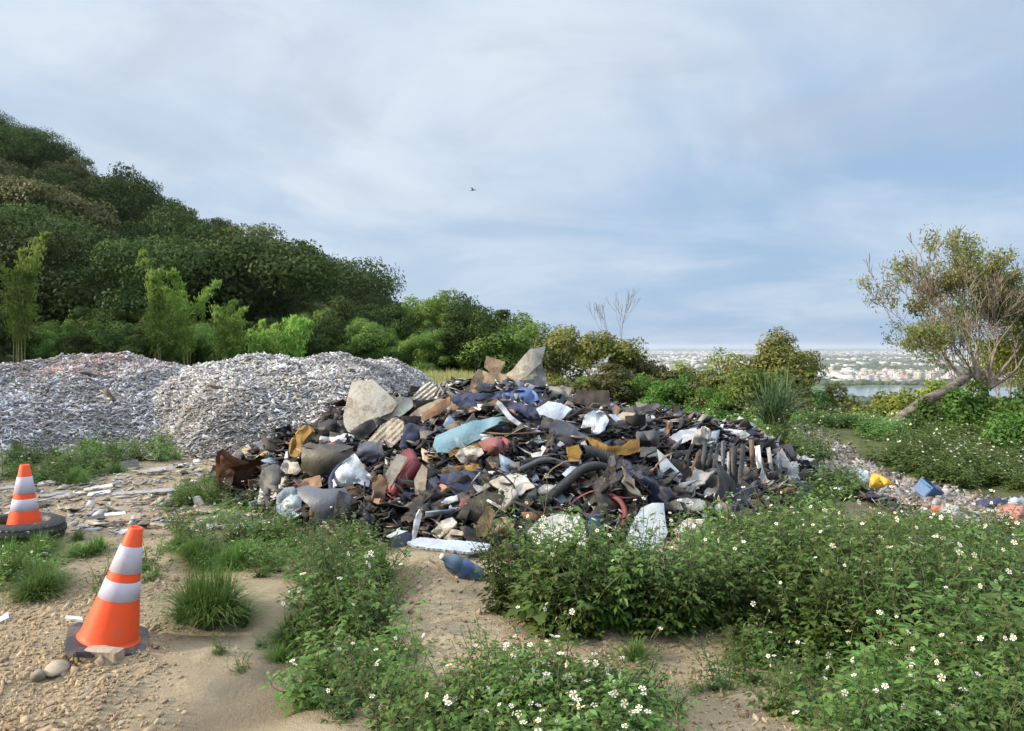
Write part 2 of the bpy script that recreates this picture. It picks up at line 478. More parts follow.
def crown(name, seed, rx, ry, rz, zc, puffs, leaves, leaf, mat, pr=(0.22, 0.42), top_bias=0.0, open_=0.0):
    r = np.random.RandomState(seed)
    C = []
    while len(C) < puffs:
        p = r.uniform(-1, 1, 3)
        l = np.linalg.norm(p)
        if l > 1 or l < 0.35: continue
        if p[2] < -0.55 and r.rand() < 0.6: continue
        w_ = 1 - 0.35 * max(0, p[2]) ** 2 * top_bias
        p = p * (1 + .55 * float(vnoise(p[0] * 1.7 + seed, p[1] * 1.7, p[2] * 1.7, seed)))
        C.append(p * [w_, w_, 1])
    C = np.array(C); C[:, :2] *= .95 / np.linalg.norm(C, axis=1).max() * 1.12; C[:, 2] *= .78 / max(C[:, 2].max(), .3)
    Rr = r.uniform(pr[0], pr[1], puffs) * (1 + 0.25 * r.randn(puffs)).clip(0.6, 1.5)
    wt = Rr ** 2; wt /= wt.sum()
    k = r.choice(puffs, leaves, p=wt)
    u = rand_dirs(leaves, r)
    u[:, 2] += 0.25; u /= np.linalg.norm(u, axis=1)[:, None]
    rad = (0.50 + 0.60 * r.rand(leaves) ** (0.7 + open_)) * Rr[k]
    sq = np.stack([np.ones(leaves), np.ones(leaves), np.full(leaves, 0.8)], 1)
    P = C[k] + u * rad[:, None] * sq
    S = np.array([rx, ry, rz])
    P = P * S + [0, 0, zc]
    P += fbm(P[:, 0] * 1.7, P[:, 1] * 1.7, P[:, 2] * 1.7, seed, 2)[:, None] * u * 0.42 * min(rx, rz) * 0.5
    nr = u * 0.9 + rand_dirs(leaves, r) * 0.6 + [0, 0, 0.25]
    nr /= np.linalg.norm(nr, axis=1)[:, None]
    L = leaf * r.uniform(0.6, 1.4, leaves)
    V, Q = leaf_quads(P, nr, L, L * r.uniform(0.4, 0.65, leaves), r)
    return raw_mesh(name, V, Q, [mat]), C * S + [0, 0, zc]
def trunk_mesh(name, seed, zc, targets, r0, mat, lean=0.1, nb=7):
    r = random.Random(seed)
    mb = MB()
    top = Vector((r.uniform(-1, 1) * lean * zc, r.uniform(-1, 1) * lean * zc, zc * 0.95))
    pts = []; n = 7
    for i in range(n):
        t = i / (n - 1)
        p = top * t + Vector((r.uniform(-.05, .05), r.uniform(-.05, .05), 0)) * zc * t
        p.z = zc * 0.95 * t - 0.35 * (i == 0)
        pts.append(p)
    mb.tube(pts, [r0 * (1.25 if i == 0 else 1 - 0.72 * i / (n - 1)) for i in range(n)], 7)
    idx = list(range(len(targets))); r.shuffle(idx)
    for q in idx[:nb]:
        tg = Vector(targets[q]); k = r.randint(2, n - 2); s = pts[k]
        mid = (s + tg) / 2 + Vector((r.uniform(-.1, .1), r.uniform(-.1, .1), -0.06)) * zc
        mb.tube([s, s.lerp(mid, .55), mid, mid.lerp(tg, .6), tg], [r0 * .42, r0 * .34, r0 * .24, r0 * .15, r0 * .05], 5)
    return mb.mesh(name, [mat], True)

M_hill = leaf_mat('dark_foliage', (0.026, 0.056, 0.017), (0.072, 0.110, 0.030), None, 0.22, 0.5, .6, .12)
M_hill2 = leaf_mat('olive_foliage', (0.075, 0.095, 0.028), (0.150, 0.155, 0.048), None, 0.25, 0.5)
M_bush = leaf_mat('green_foliage', (0.075, 0.160, 0.030), (0.180, 0.270, 0.055), None, 0.35, 0.8)
M_bamb = leaf_mat('bamboo_foliage', (0.17, 0.33, 0.050), (0.33, 0.48, 0.11), (0.42, 0.40, 0.16), 0.5, 1.2)
M_olive = leaf_mat('yellow_olive_foliage', (0.150, 0.205, 0.040), (0.310, 0.335, 0.080), (0.26, 0.19, 0.08), 0.33, 1.2)
M_lime = leaf_mat('lime_foliage', (0.140, 0.210, 0.030), (0.300, 0.340, 0.070), None, 0.4, 1.5)
M_thin = leaf_mat('thin_foliage', (0.165, 0.200, 0.060), (0.300, 0.320, 0.110), (.28, .20, .10), .45, 1.5)
M_vine = leaf_mat('vine_foliage', (0.055, 0.125, 0.020), (0.120, 0.210, 0.040), None, 0.35, 1.1)
M_bark = bark_mat('bark', (0.055, 0.042, 0.032), (0.16, 0.13, 0.10))
M_pale_bark = bark_mat('pale_bark', (0.16, 0.125, 0.10), (0.34, 0.28, 0.23), 9)
M_dead = bark_mat('dead_wood', (0.13, 0.10, 0.09), (0.26, 0.21, 0.19), 14)
M_log = bark_mat('log_bark', (0.07, 0.058, 0.048), (0.24, 0.205, 0.175), 7)

def tree_proto(name, seed, rx, rz, hgt, puffs, leaves, leaf, mat, bark, r0, pr=(0.22, 0.42), **kw):
    root = empty(name, (0, 0, -500))
    zc = hgt - rz
    me, C = crown('crown', seed, rx, rx * kw.pop('flat', 1.0), rz, zc, puffs, leaves, leaf, mat, pr, **kw)
    kid('trunk', trunk_mesh('trunk', seed + 3, zc, C, r0, bark), root)
    kid('crown', me, root)
    return root
class Pool:
    """first placing moves the prototype itself, later ones copy it"""
    def __init__(s, proto): s.p = proto; s.used = False
    def place(s, loc, rz=0, sc=1.0, label=None, cat=None, group=None, tilt=(0, 0)):
        if s.used: o = copy_tree(s.p)
        else: o = s.p; s.used = True
        o.location = loc; o.rotation_euler = (tilt[0], tilt[1], rz)
        o.scale = (sc, sc, sc) if isinstance(sc, (int, float)) else sc
        for k in ('label', 'category', 'group'):
            if k in o: del o[k]
        tag(o, label, cat, group)
        return o

# ------------------------------------------------------------------ unique wording
LAND = [  # things a viewer can find: (px, py, phrase)
]
USED = {}
ORD = ['', 'second ', 'third ', 'fourth ', 'fifth ', 'sixth ', 'seventh ', 'eighth ', 'ninth ', 'tenth ']
def rel(px, py, q):
    dx, dy = px - q[0], py - q[1]
    d = math.hypot(dx, dy)
    near = 'right ' if d < 14 else ('just ' if d < 34 else ('' if d < 80 else 'well '))
    if abs(dx) > 2.2 * abs(dy): s = 'left of' if dx < 0 else 'right of'
    elif abs(dy) > 2.2 * abs(dx): s = 'above' if dy < 0 else 'below'
    else: s = ('above' if dy < 0 else 'below') + (' and left of' if dx < 0 else ' and right of')
    if near == 'right ': return ('against ' if d < 8 else 'beside ') + q[2] if d < 8 else 'right by ' + q[2] + (' on its left' if dx < 0 else ' on its right')
    return near + s + ' ' + q[2]
def uniq(adj, px, py, lands=None, maxw=16):
    """label that names the look and then the nearest findable things"""
    Ls = sorted(lands or LAND, key=lambda q: math.hypot(px - q[0], py - q[1]))
    tries = []
    for q in Ls[:3]: tries.append(adj + ' ' + rel(px, py, q))
    for a_ in range(3):
        for b_ in range(a_ + 1, 5):
            if b_ < len(Ls): tries.append(adj + ' ' + rel(px, py, Ls[a_]) + ', ' + rel(px, py, Ls[b_]))
    for t in tries:
        if t not in USED and len(t.replace(',', '').split()) <= maxw:
            USED[t] = 1; return t
    for a_ in range(min(5, len(Ls))):
        b_ = adj + ' ' + rel(px, py, Ls[a_])
        for k in range(1, 10):
            t = ORD[k] + b_
            if t not in USED and len(t.replace(',', '').split()) <= maxw:
                USED[t] = 1; return t
    t = tries[0]; USED[t] = 1
    return t

# ------------------------------------------------------------------ hill trees
HLAND = [(165, 290, 'the tall pale bamboo plume'), (75, 258, 'the short bamboo plume'), (15, 270, 'the pale forked tree at the left edge'),
         (120, 355, 'the brick-topped rubble mound'), (330, 358, 'the second rubble mound'), (240, 225, 'the yellow-green hilltop thicket'),
         (370, 295, 'the foot of the skyline'), (120, 185, 'the dark hilltop dome'), (30, 190, 'the olive crown near the left edge'), (470, 300, 'the tall bushy treeline tree'), (10, 130, 'the top left of the hill')]
hp = [Pool(tree_proto('hill_tree', 100 + i, 5.4 + 0.5 * (i % 3), 3.4 + 0.5 * (i % 2), 8.6, 34 + 8 * (i % 3), 17000, 0.25, M_hill, M_bark, 0.28, (0.17, 0.38))) for i in range(4)]
ho = [Pool(tree_proto('hill_tree', 130 + i, 5.2, 3.2, 8.2, 36, 17000, 0.24, M_hill2, M_bark, 0.26, (0.17, 0.36))) for i in range(2)]
hb = [Pool(tree_proto('bushy_tree', 150 + i, 2.3, 2.4, 4.9, 38, 15000, 0.14, M_bush if i < 2 else M_hill, M_bark, 0.13, (0.14, 0.34))) for i in range(4)]
def adj_of(kind, sc, r):
    size = 'small' if sc < 0.8 else ('tall' if sc > 1.12 else 'mid-sized')
    return size + ' ' + kind
pts = []
def far_enough(x, y, d, L):
    return all((x - a) ** 2 + (y - b) ** 2 > d * d for a, b in L)
# rows climbing the slope, seen from the clearing
r = random.Random(5)
cnt = 0
tries = 0
while tries < 9000 and cnt < 215:
    tries += 1
    y = r.uniform(54, 128); x = -r.uniform(6, 0.74 * y + 4)
    if x > -12 and y > 75: continue
    dm = 5.4 if y < 80 else 6.8
    if not far_enough(x, y, dm, pts): continue
    z = ground(x, y)
    px, py = proj((x, y, z + 6))
    if px < -30 or px > 560: continue
    # keep the skyline as photographed
    lim = np.interp(px, [-40, 0, 60, 110, 150, 215, 290, 340, 372, 420, 560], [108, 120, 145, 162, 194, 210, 234, 267, 294, 308, 332])
    sc = r.choice([r.uniform(0.65, 1.1), r.uniform(.9, 1.45)])
    ptop = proj((x, y, z + 8.6 * sc))[1]
    if ptop < lim:
        sc2 = (CAM_Z + (347 - lim) / F * y - z) / 8.6
        if sc2 < 0.42: continue
        sc = sc2
    pts.append((x, y)); cnt += 1
    olive = (px < 70 and 170 < py < 250) or (195 < px < 320 and py < 262) or r.random() < 0.10
    pool = r.choice(ho) if olive else r.choice(hp)
    lab = uniq(adj_of('olive-green round crown' if olive else 'dark green rounded tree', sc, r), px, py, HLAND)
    pool.place((x, y, z - 0.2), r.uniform(0, 6.28), (sc * r.uniform(.75, 1.2), sc * r.uniform(.75, 1.2), sc), lab, 'tree', 'trees covering the hillside')
# bushy treeline along the foot of the hill, from the left edge to the middle
TL = []
r = random.Random(15)
spots = [(px, None) for px in range(-20, 545, 21)]
for k, (px, _) in enumerate(spots):
    for row in range(2):
        Y = (44 if row == 0 else 49) + r.uniform(-2, 2)
        p_x = px + r.uniform(-9, 9) + row * 10
        top = np.interp(p_x, [0, 60, 130, 200, 240, 270, 300, 345, 380, 420, 450, 480, 510, 540], [300, 322, 300, 312, 325, 318, 302, 297, 303, 303, 292, 293, 310, 334]) + r.uniform(-4, 9) + (0 if row else 14)
        if 395 < p_x < 455 and row == 0: top += 16
        p = at(p_x, 0, Y); x = p.x; z = ground(x, Y) - 0.15
        ztop = at(p_x, top, Y).z
        sc = max(0.35, (ztop - z) / 4.9)
        dark = r.random() < 0.35
        pool = hb[r.choice([2, 3]) if dark else r.choice([0, 1])]
        wdt = min(sc, 1.05) * r.uniform(1.0, 1.2)
        lab = uniq(adj_of('dark treeline tree' if dark else 'light green treeline tree', sc, r), p_x, (top + 370) / 2, HLAND)
        pool.place((x, Y, z), r.uniform(0, 6.28), (wdt, wdt, sc), lab, 'tree', 'bushy trees along the clearing edge')

# ------------------------------------------------------------------ bamboo plumes
def bamboo(name, seed, hgt, spread, culms, mat):
    r = random.Random(seed); q = np.random.RandomState(seed)
    root = empty(name, (0, 0, -500))
    P_ = []; 
    for c in range(culms):
        mb = MB()
        a = r.uniform(0, 6.28); l = hgt * r.uniform(0.7, 1.0); sp_ = spread * r.uniform(.4, 1)
        b0_ = Vector((r.uniform(-.3, .3), r.uniform(-.3, .3), -0.1)); pts_ = []
        for i in range(11):
            t = i / 10
            pts_.append(b0_ + Vector((math.cos(a) * sp_ * t ** 2.2, math.sin(a) * sp_ * t ** 2.2, l * (t - 0.16 * t ** 4))))
        mb.tube(pts_, [0.035 * (1 - .85 * i / 10) for i in range(11)], 5)
        kid('culm', mb.mesh('culm', [M_culm], True), root)
        n = 520
        t = (q.uniform(0.25, 1.0, 15)[q.randint(0, 15, n)] + q.normal(0, .018, n)).clip(.2, 1); i0 = np.minimum((t * 10).astype(int), 9); ft = t * 10 - i0
        A = np.array([tuple(v) for v in pts_]); base_ = A[i0] * (1 - ft)[:, None] + A[i0 + 1] * ft[:, None]
        off = (q.normal(size=(n, 3)) * .6 + rand_dirs(40, q)[(t * 39).astype(int)] * .8) * [0.27, 0.27, 0.17] * (0.35 + 0.9 * np.sin(np.pi * np.clip(t, 0, .93)))[:, None]
        off[:, 2] -= 0.15
        P_.append(base_ + off)
    P_ = np.concatenate(P_)
    nr = rand_dirs(len(P_), q) + [0, 0, .3]; nr /= np.linalg.norm(nr, axis=1)[:, None]
    L = q.uniform(0.16, 0.34, len(P_))
    V, Q = leaf_quads(P_, nr, L, L * .28, q, 0.9)
    kid('foliage', raw_mesh('foliage', V, Q, [mat]), root)
    return root
M_culm = bark_mat('culm', (0.16, 0.18, 0.06), (0.30, 0.29, 0.12), 4)
for (px, pb, pt, Y, cul, lab, spr) in [(158, 372, 247, 41, 6, 'tallest light green bamboo plume standing out before the dark hillside', .8),
                                  (186, 372, 268, 42, 6, 'pale bamboo leaning right, next to the tallest bamboo plume', 1.6),
                                  (75, 345, 236, 62, 5, 'slim feathery bamboo tip rising between dark trees at the left', 0.8),
                                  (15, 372, 222, 42, 8, 'broad pale green bamboo clump at the left edge of the hill wood', 1.7),
                                  (225, 374, 292, 41, 7, 'bushy light green bamboo right of the leaning one', 1.4),
                                  (292, 374, 308, 41, 6, 'low yellowish bamboo clump behind the second rubble mound', 1.3),
                                  (265, 374, 318, 40, 5, 'small bamboo clump between the two rubble mounds, yellow-green', 1.1)]:
    p = at(px, pt, Y); z = ground(p.x, Y)
    o = bamboo('bamboo', int(px), (p.z - z) * 1.19, spr, cul, M_bamb)
    o.location = (p.x, Y, z); tag(o, lab, 'bamboo', 'bamboo below the hill')
# hilltop thicket of yellow-green bamboo on the skyline
for k, px in enumerate((205, 222, 240, 262)):
    Y = 100; p = at(px, 213 + 7 * k, Y); z = ground(p.x, Y)
    o = bamboo('bamboo', 500 + k, max(3, p.z - z), 2.2, 7, M_bamb); o.location = (p.x, Y, z)
    tag(o, ['leftmost', 'second from left', 'third from left', 'rightmost'][k] + ' yellow-green bamboo on the hilltop skyline', 'bamboo', 'bamboo on the skyline')

# ------------------------------------------------------------------ branching trees
def grow(mb, leafpts, p, d, L, rad, depth, r, spread=0.55, gravity=0.0, up=0.12, n=4, kids=(2, 3), leaf_from=0, tw=0.0):
    pts_ = [p]; rr = [rad]
    q = p.copy(); dd = d.copy()
    for i in range(n):
        dd = (dd + Vector((r.uniform(-1, 1), r.uniform(-1, 1), r.uniform(-1, 1))) * 0.16 + Vector((0, 0, up)) - Vector((0, 0, gravity))).normalized()
        q = q + dd * L / n
        pts_.append(q.copy()); rr.append(rad * (1 - 0.42 * (i + 1) / n))
    rr = [max(v, .0055) for v in rr]
    mb.tube(pts_, rr, 6 if rad > .03 else 4)
    if depth <= leaf_from: leafpts.append((q.copy(), dd.copy()))
    if depth <= 0: return
    k = r.randint(*kids)
    for j in range(k):
        ax = Vector((r.uniform(-1, 1), r.uniform(-1, 1), r.uniform(-1, 1))).normalized()
        nd = (Matrix.Rotation(r.uniform(.5, 1) * spread * (1 if j else .5), 3, dd.cross(ax).normalized()) @ dd)
        s = pts_[-1] if j < 2 else pts_[r.randint(2, len(pts_) - 1)]
        grow(mb, leafpts, s, nd, L * r.uniform(.62, .86), rr[-1] * (.82 if j == 0 else .65), depth - 1, r, spread, gravity, up, n, kids, leaf_from)
def leaves_at(pts_, per, rad, size, q, mat, name='foliage', droop=.4):
    A = np.array([tuple(p[0]) for p in pts_]); k = np.repeat(np.arange(len(A)), per)
    P_ = A[k] + q.normal(size=(len(k), 3)) * rad
    nr = rand_dirs(len(k), q) + [0, 0, .3]; nr /= np.linalg.norm(nr, axis=1)[:, None]
    L = q.uniform(.6, 1.4, len(k)) * size
    V, Q = leaf_quads(P_, nr, L, L * .42, q, droop)
    return raw_mesh(name, V, Q, [mat])

# fallen grey log and the sparse tree that springs from it on the right bank
log = empty('leaning_log', at(866, 448, 13.0))
a0 = at(866, 449, 13.0); pts_ = [at(862, 452, 13.0), at(880, 436, 13.1), at(903, 418, 13.3), at(925, 401, 13.5), at(950, 389, 13.7), at(972, 372, 13.9)]
pts_ = [p - a0 for p in pts_]
log.location = a0
mb = MB(); mb.tube([p + Vector((0, 0, rnd.uniform(-.02, .02))) for p in pts_], [.15, .13, .115, .10, .085, .07], 10)
kid('trunk', mb.mesh('trunk', [M_log], True), log)
mb = MB(); q0 = pts_[1] + Vector((.1, 0, -.1)); mb.tube([q0, q0 + Vector((.5, -.2, .06)), q0 + Vector((1.05, -.3, .02))], [.08, .06, .035], 7)
kid('limb', mb.mesh('limb', [M_log], True), log)
tag(log, 'thick grey fallen trunk leaning up the right bank below the sparse tree', 'log')

r = random.Random(33); q = np.random.RandomState(33)
root = empty('sparse_tree'); b0_ = at(985, 402, 14.0); root.location = b0_; root.scale = (1.06, 1.0, 1.06)
mb = MB(); lp = []
starts = [((-.95, .0, .38), 2.1, .075), ((-.55, .1, .9), 1.7, .07), ((-.15, .25, 1), 1.9, .08), ((.25, .1, 1), 1.9, .075), ((.75, .2, .7), 1.6, .07), ((-.75, -.2, .7), 1.4, .055), ((.1, -.3, 1), 1.5, .05), ((1.0, 0, .3), 1.4, .05)]
mbt = MB(); mbt.tube([Vector((.1, 0, -.5)), Vector((0, 0, 0)), Vector((-.03, .02, .3)), Vector((.03, .03, .55))], [.11, .09, .08, .06], 9)
for d, L, rad in starts:
    grow(mb, lp, Vector((d[0] * .1, d[1] * .1, .25)), Vector(d).normalized(), L * .405, rad * .60, 6, r, .66, 0.0, .06, 4, (2, 3), 1)
kid('trunk', mbt.mesh('trunk', [M_log], True), root)
kid('branches', mb.mesh('branches', [M_pale_bark], True), root)
def keep_leaf(l):
    n_ = float(vnoise(l[0].x * 1.5, l[0].y * 1.5, l[0].z * 1.5, 6))
    return n_ > (.34 - .25 * (l[0].z > 2.0) - .25 * (l[0].x > .5)) or (l[0].x < -1.25 and l[0].z < 1.3)
lp2 = [l for l in lp if keep_leaf(l) and r.random() < .6]
kid('crown', leaves_at(lp2, 20, .065, .06, q, M_thin, 'crown'), root)
tag(root, 'sparse half-bare tree with spreading pale branches on the right bank', 'tree')

# leafy green trees at the right edge behind the bank
for (px, top, Y, sc, mt, lab) in [(1016, 305, 17, 1.0, M_bush, 'green leafy tree partly cut by the right edge, behind the sparse tree'),
                                  (1030, 345, 15, .8, M_lime, 'yellow-green leafy bush cut by the right edge under the sparse tree')]:
    q = np.random.RandomState(int(px)); r = random.Random(int(px))
    root = empty('leafy_tree'); z = ground(at(px, 0, Y).x, Y); H_ = at(px, top, Y).z - z
    root.location = (at(px, 0, Y).x, Y, z)
    mb = MB(); lp = []
    for k in range(5):
        d = Vector((r.uniform(-.6, .5), r.uniform(-.4, .4), 1)).normalized()
        grow(mb, lp, Vector((0, 0, -.1)), d, H_ * .36, .05, 4, r, .6, 0, .08, 4, (2, 3), 1)
    kid('branches', mb.mesh('branches', [M_pale_bark], True), root)
    kid('crown', leaves_at(lp, 40, .10, .065, q, mt, 'crown'), root)
    tag(root, lab, 'tree')

# ------------------------------------------------------------------ trees past the plateau edge
MRIM = [(620, 400, 'the spreading olive tree'), (680, 418, 'the long grey slab'), (780, 410, 'the spiky clump'), (735, 370, 'the medium olive tree'), (840, 430, 'the log foot')]
def mid_tree(name, px, top, bot, Y, rxpx, mat, bark, lab, cat='tree', seed=1, leaves=14000, leaf=.16, puffs=26, pr=(.20, .40), r0=.12, zc_mul=.55, group=None):
    p = at(px, top, Y); pb = at(px, bot, Y)
    H_ = (p.z - pb.z); rx = rxpx / F * Y * 1.22
    root = empty(name, (p.x, Y, pb.z))
    rz = H_ * zc_mul * .5 + .2
    me, C = crown('crown', seed, rx, rx * .9, rz, H_ - rz, puffs, leaves, leaf, mat, pr, open_=.3)
    g = ground(p.x, Y)
    kid('trunk', trunk_mesh('trunk', seed, H_ - rz, C, r0, bark, .12, 9), root)
    if g < pb.z - .3:      # roots on the falling slope
        mb = MB(); mb.tube([Vector((0, 0, g - pb.z - .3)), Vector((.05, 0, (g - pb.z) * .5)), Vector((0, 0, .1))], [r0 * 1.5, r0 * 1.2, r0], 7)
        kid('stem', mb.mesh('stem', [bark], True), root)
    kid('crown', me, root)
    tag(root, lab, cat, group)
    return root
mid_tree('olive_tree', 602, 327, 410, 25, 54, M_olive, M_pale_bark, 'olive-brown spreading tree behind the white curved board', seed=61, leaf=.11, leaves=24000, puffs=36, pr=(.16,.30), zc_mul=1.2, r0=.1)
mid_tree('olive_tree', 560, 338, 400, 30, 26, M_hill2, M_bark, 'darker olive tree at the left side of the spreading olive-brown tree', seed=62, leaf=.14, zc_mul=1.3, leaves=8000)
mid_tree('olive_tree', 640, 352, 402, 25, 26, M_hill2, M_bark, 'small olive tree between the spreading tree and the city view', seed=63, leaf=.12, zc_mul=1.3, leaves=7000)
mid_tree('yellow_tree', 808, 330, 470, 24, 54, M_olive, M_pale_bark, 'large yellow-green tree rising above the horizon right of centre', seed=64, leaf=.11, leaves=30000, zc_mul=1.15, puffs=40, pr=(.14, .26))
mid_tree('yellow_tree', 738, 350, 452, 24, 46, M_olive, M_bark, 'medium olive tree left of the large yellow-green one', seed=65, leaf=.13, leaves=12000, zc_mul=1.25)
mid_tree('yellow_tree', 772, 366, 462, 23, 32, M_olive, M_pale_bark, 'low olive tree between the medium olive and large yellow-green trees', seed=66, leaf=.12, leaves=9000, zc_mul=1.3)
mid_tree('yellow_tree', 690, 362, 440, 23, 32, M_olive, M_bark, 'olive tree right of the grey twiggy thicket, under the city', seed=81, leaf=.11, leaves=12000, zc_mul=1.3)
mid_tree('yellow_tree', 762, 374, 450, 21, 34, M_bush, M_bark, 'green round tree in the belt behind the spiky clump', seed=82, leaf=.10, leaves=12000, zc_mul=1.4)
mid_tree('dark_tree', 832, 398, 462, 22, 34, M_hill, M_bark, 'dark green tree below the large yellow-green one, by the log', seed=67, leaf=.12, leaves=11000, zc_mul=1.5)  # dark green by its own foliage colour
mid_tree('lime_bush', 888, 394, 452, 21, 38, M_lime, M_pale_bark, 'bright lime-green bush between the lake and the log', 'bush', seed=68, leaf=.12, leaves=12000, zc_mul=1.4)
mid_tree('lime_bush', 928, 380, 440, 22, 26, M_lime, M_pale_bark, 'lime-green bush behind the sparse tree branches', 'bush', seed=69, leaf=.12, leaves=8000, zc_mul=1.4)
mid_tree('green_bush', 690, 368, 425, 25, 26, M_hill2, M_bark, 'low olive bush in front of the city view, right of the grey thicket', 'bush', seed=70, leaf=.11, leaves=9000, zc_mul=1.5)
mid_tree('green_bush', 665, 378, 420, 21, 30, M_bush, M_bark, 'dark green bush low behind the concrete slab', 'bush', seed=71, leaf=.09, leaves=9000, zc_mul=1.6)
mid_tree('green_bush', 715, 385, 424, 21, 34, M_bush, M_bark, 'green bush behind the white-flowered strip, left of the spiky grass', 'bush', seed=72, leaf=.09, leaves=9000, zc_mul=1.6)
for k_, (px_, top_, bot_, Y_, rx_, mt_, nm_) in enumerate([(700, 376, 432, 18.5, 26, M_hill2, 'olive'), (742, 380, 438, 17.5, 28, M_bush, 'green'), (672, 384, 426, 19, 24, M_bush, 'green'), (772, 386, 442, 16.5, 24, M_hill2, 'olive'), (640, 386, 420, 20, 22, M_bush, 'green'), (812, 398, 455, 16, 24, M_hill, 'dark'), (846, 415, 462, 14.5, 26, M_hill, 'shaded dark'), (872, 418, 455, 15, 22, M_hill, 'shaded dark'), (905, 404, 440, 16, 22, M_lime, 'lime')]):  # the dark bushes use the dark green hill foliage
    mid_tree('scrub_bush', px_, top_, bot_, Y_, rx_, mt_, M_bark, uniq(nm_ + ' scrub bush at the clearing rim', px_, (top_ + bot_) / 2, MRIM), 'bush', seed=170 + k_, leaf=.075, leaves=10000, zc_mul=1.5, puffs=30, pr=(.18, .34), r0=.05, group='scrub along the rim of the clearing')
mid_tree('green_bush', 790, 405, 446, 15, 34, M_bush, M_bark, 'green bush directly behind the spiky grass clump', 'bush', seed=73, leaf=.07, leaves=9000, zc_mul=1.6, r0=.05)
for k_, (px_, top_, bot_, Y_, rx_, mt_, lb_) in enumerate([(905, 412, 470, 12.2, 28, M_vine, 'leftmost bright green shrub of the right bank, by the log'), (935, 398, 470, 12.6, 34, M_vine, 'bright green shrub of the right bank under the sparse tree trunk'),
        (975, 388, 470, 12.4, 38, M_vine, 'broad bright green shrub below the sparse tree, above the flowers'), (1020, 378, 470, 12.2, 40, M_vine, 'tall bright green shrub at the right edge of the bank'), (955, 425, 480, 11.2, 34, M_vine, 'low green shrub in the middle of the right bank'), (1005, 420, 485, 11.0, 38, M_vine, 'low green shrub at the right side of the bank'), (1045, 400, 480, 11.5, 36, M_vine, 'green shrub cut by the right edge of the photo')]):
    mid_tree('leafy_shrub', px_, top_, bot_, Y_, rx_, mt_, M_bark, lb_, 'shrub', seed=190 + k_, leaf=.075, leaves=12000, zc_mul=1.7, puffs=34, pr=(.16, .32), r0=.03, group='leafy shrubs on the right bank')
sp_ = [Pool(tree_proto('rim_shrub', 260 + i, .85, .62, 1.25, 24, 6000, .07, m_, M_bark, .03, (.18, .36))) for i, m_ in enumerate((M_bush, M_olive, M_hill2, M_vine))]
rr_ = random.Random(71)
for k_ in range(25):
    px_ = 600 + k_ * 8.2 + rr_.uniform(-5, 5); Y_ = np.interp(px_, [600, 700, 800, 880], [20.5, 18.2, 14.6, 13.6]) + rr_.uniform(-1.5, 1.2); x_ = (px_ - 512) / F * Y_
    i_ = rr_.randint(0, 3); s_ = rr_.uniform(.65, 1.15)
    sp_[i_].place((x_, Y_, ground(x_, Y_) - .1), rr_.uniform(0, 6.28), (s_ * 1.1, s_ * 1.1, s_), uniq(('green', 'yellow-green', 'olive', 'bright green')[i_] + (' small' if s_ < .9 else ' broad') + ' shrub at the clearing rim', px_, 400, MRIM), 'shrub', 'shrubs along the rim of the clearing')
# grey twiggy thicket and bare saplings
def bare(name, px, top, bot, Y, seed, n, spread, mat, lab, depth=4, rad=.02, cat='sapling'):
    r = random.Random(seed); root = empty(name); g = at(px, bot, Y); H_ = at(px, top, Y).z - g.z
    root.location = g; mb = MB(); lp = []
    for k in range(n):
        d = Vector((r.uniform(-spread, spread), r.uniform(-spread, spread), 1)).normalized()
        grow(mb, lp, Vector((r.uniform(-.2, .2) * (n > 2), 0, -.3)), d, H_ * .36, rad, depth, r, .55, 0, .12)
    kid('twigs', mb.mesh('twigs', [mat], True), root)
    tag(root, lab, cat)
    return root
bare('grey_thicket', 632, 370, 408, 20, 5, 16, .6, M_dead, 'grey leafless twiggy thicket beside the small olive tree', 4, .015, 'bush')
bare('dead_sapling', 612, 303, 400, 27, 8, 1, .05, M_dead, 'bare dead sapling poking above the spreading olive-brown tree', 5, .05)
bare('dead_sapling', 672, 368, 420, 22, 12, 2, .5, M_dead, 'thin dead branches right of the grey twiggy thicket, before the city', 4, .02)

# ------------------------------------------------------------------ far plain: woods and city
def blobs(name, centers, radii, hts, mat, seed):
    r = np.random.RandomState(seed)
    bm = bmesh.new(); bmesh.ops.create_icosphere(bm, subdivisions=2, radius=1)
    S = np.array([tuple(v.co) for v in bm.verts]); T = np.array([[v.index for v in f.verts] for f in bm.faces]); bm.free()
    Vs = []; Ts = []
    for i, (c, ra, h) in enumerate(zip(centers, radii, hts)):
        s = S * (1 + 0.28 * r.randn(len(S), 1)).clip(.6, 1.5) * [ra, ra, h]
        Vs.append(s + c); Ts.append(T + i * len(S))
    return raw_mesh(name, np.concatenate(Vs), np.concatenate(Ts), [mat])
m, nt, b = new_mat('distant_wood')
geo = N(nt, 'ShaderNodeNewGeometry'); tcn = N(nt, 'ShaderNodeTexCoord')
nt.links.new(mixc(nt, geo.outputs['Random Per Island'], (0.028, 0.05, 0.02), (0.075, 0.10, 0.035)), b.inputs['Base Color']); b.inputs['Roughness'].default_value = .9
M_dw = m
q = np.random.RandomState(3)
C_, R_, Hh = [], [], []
for k in range(7500):
    y = 2330 * math.exp(q.uniform(0, 1.6)); x = y * q.uniform(.03, .80)
    f_ = float(fbm(np.array([x / 900.]), np.array([y / 1500.]), 0, 8, 3)[0])
    dens = .75 + 1.4 * f_ + (1.0 if y < 2750 else 0)
    if q.rand() > dens: continue
    s = 1 + (y - 2300) / 4500
    C_.append((x, y, PLAIN_Z + 2)); R_.append(q.uniform(8, 20) * s); Hh.append(q.uniform(6, 13))
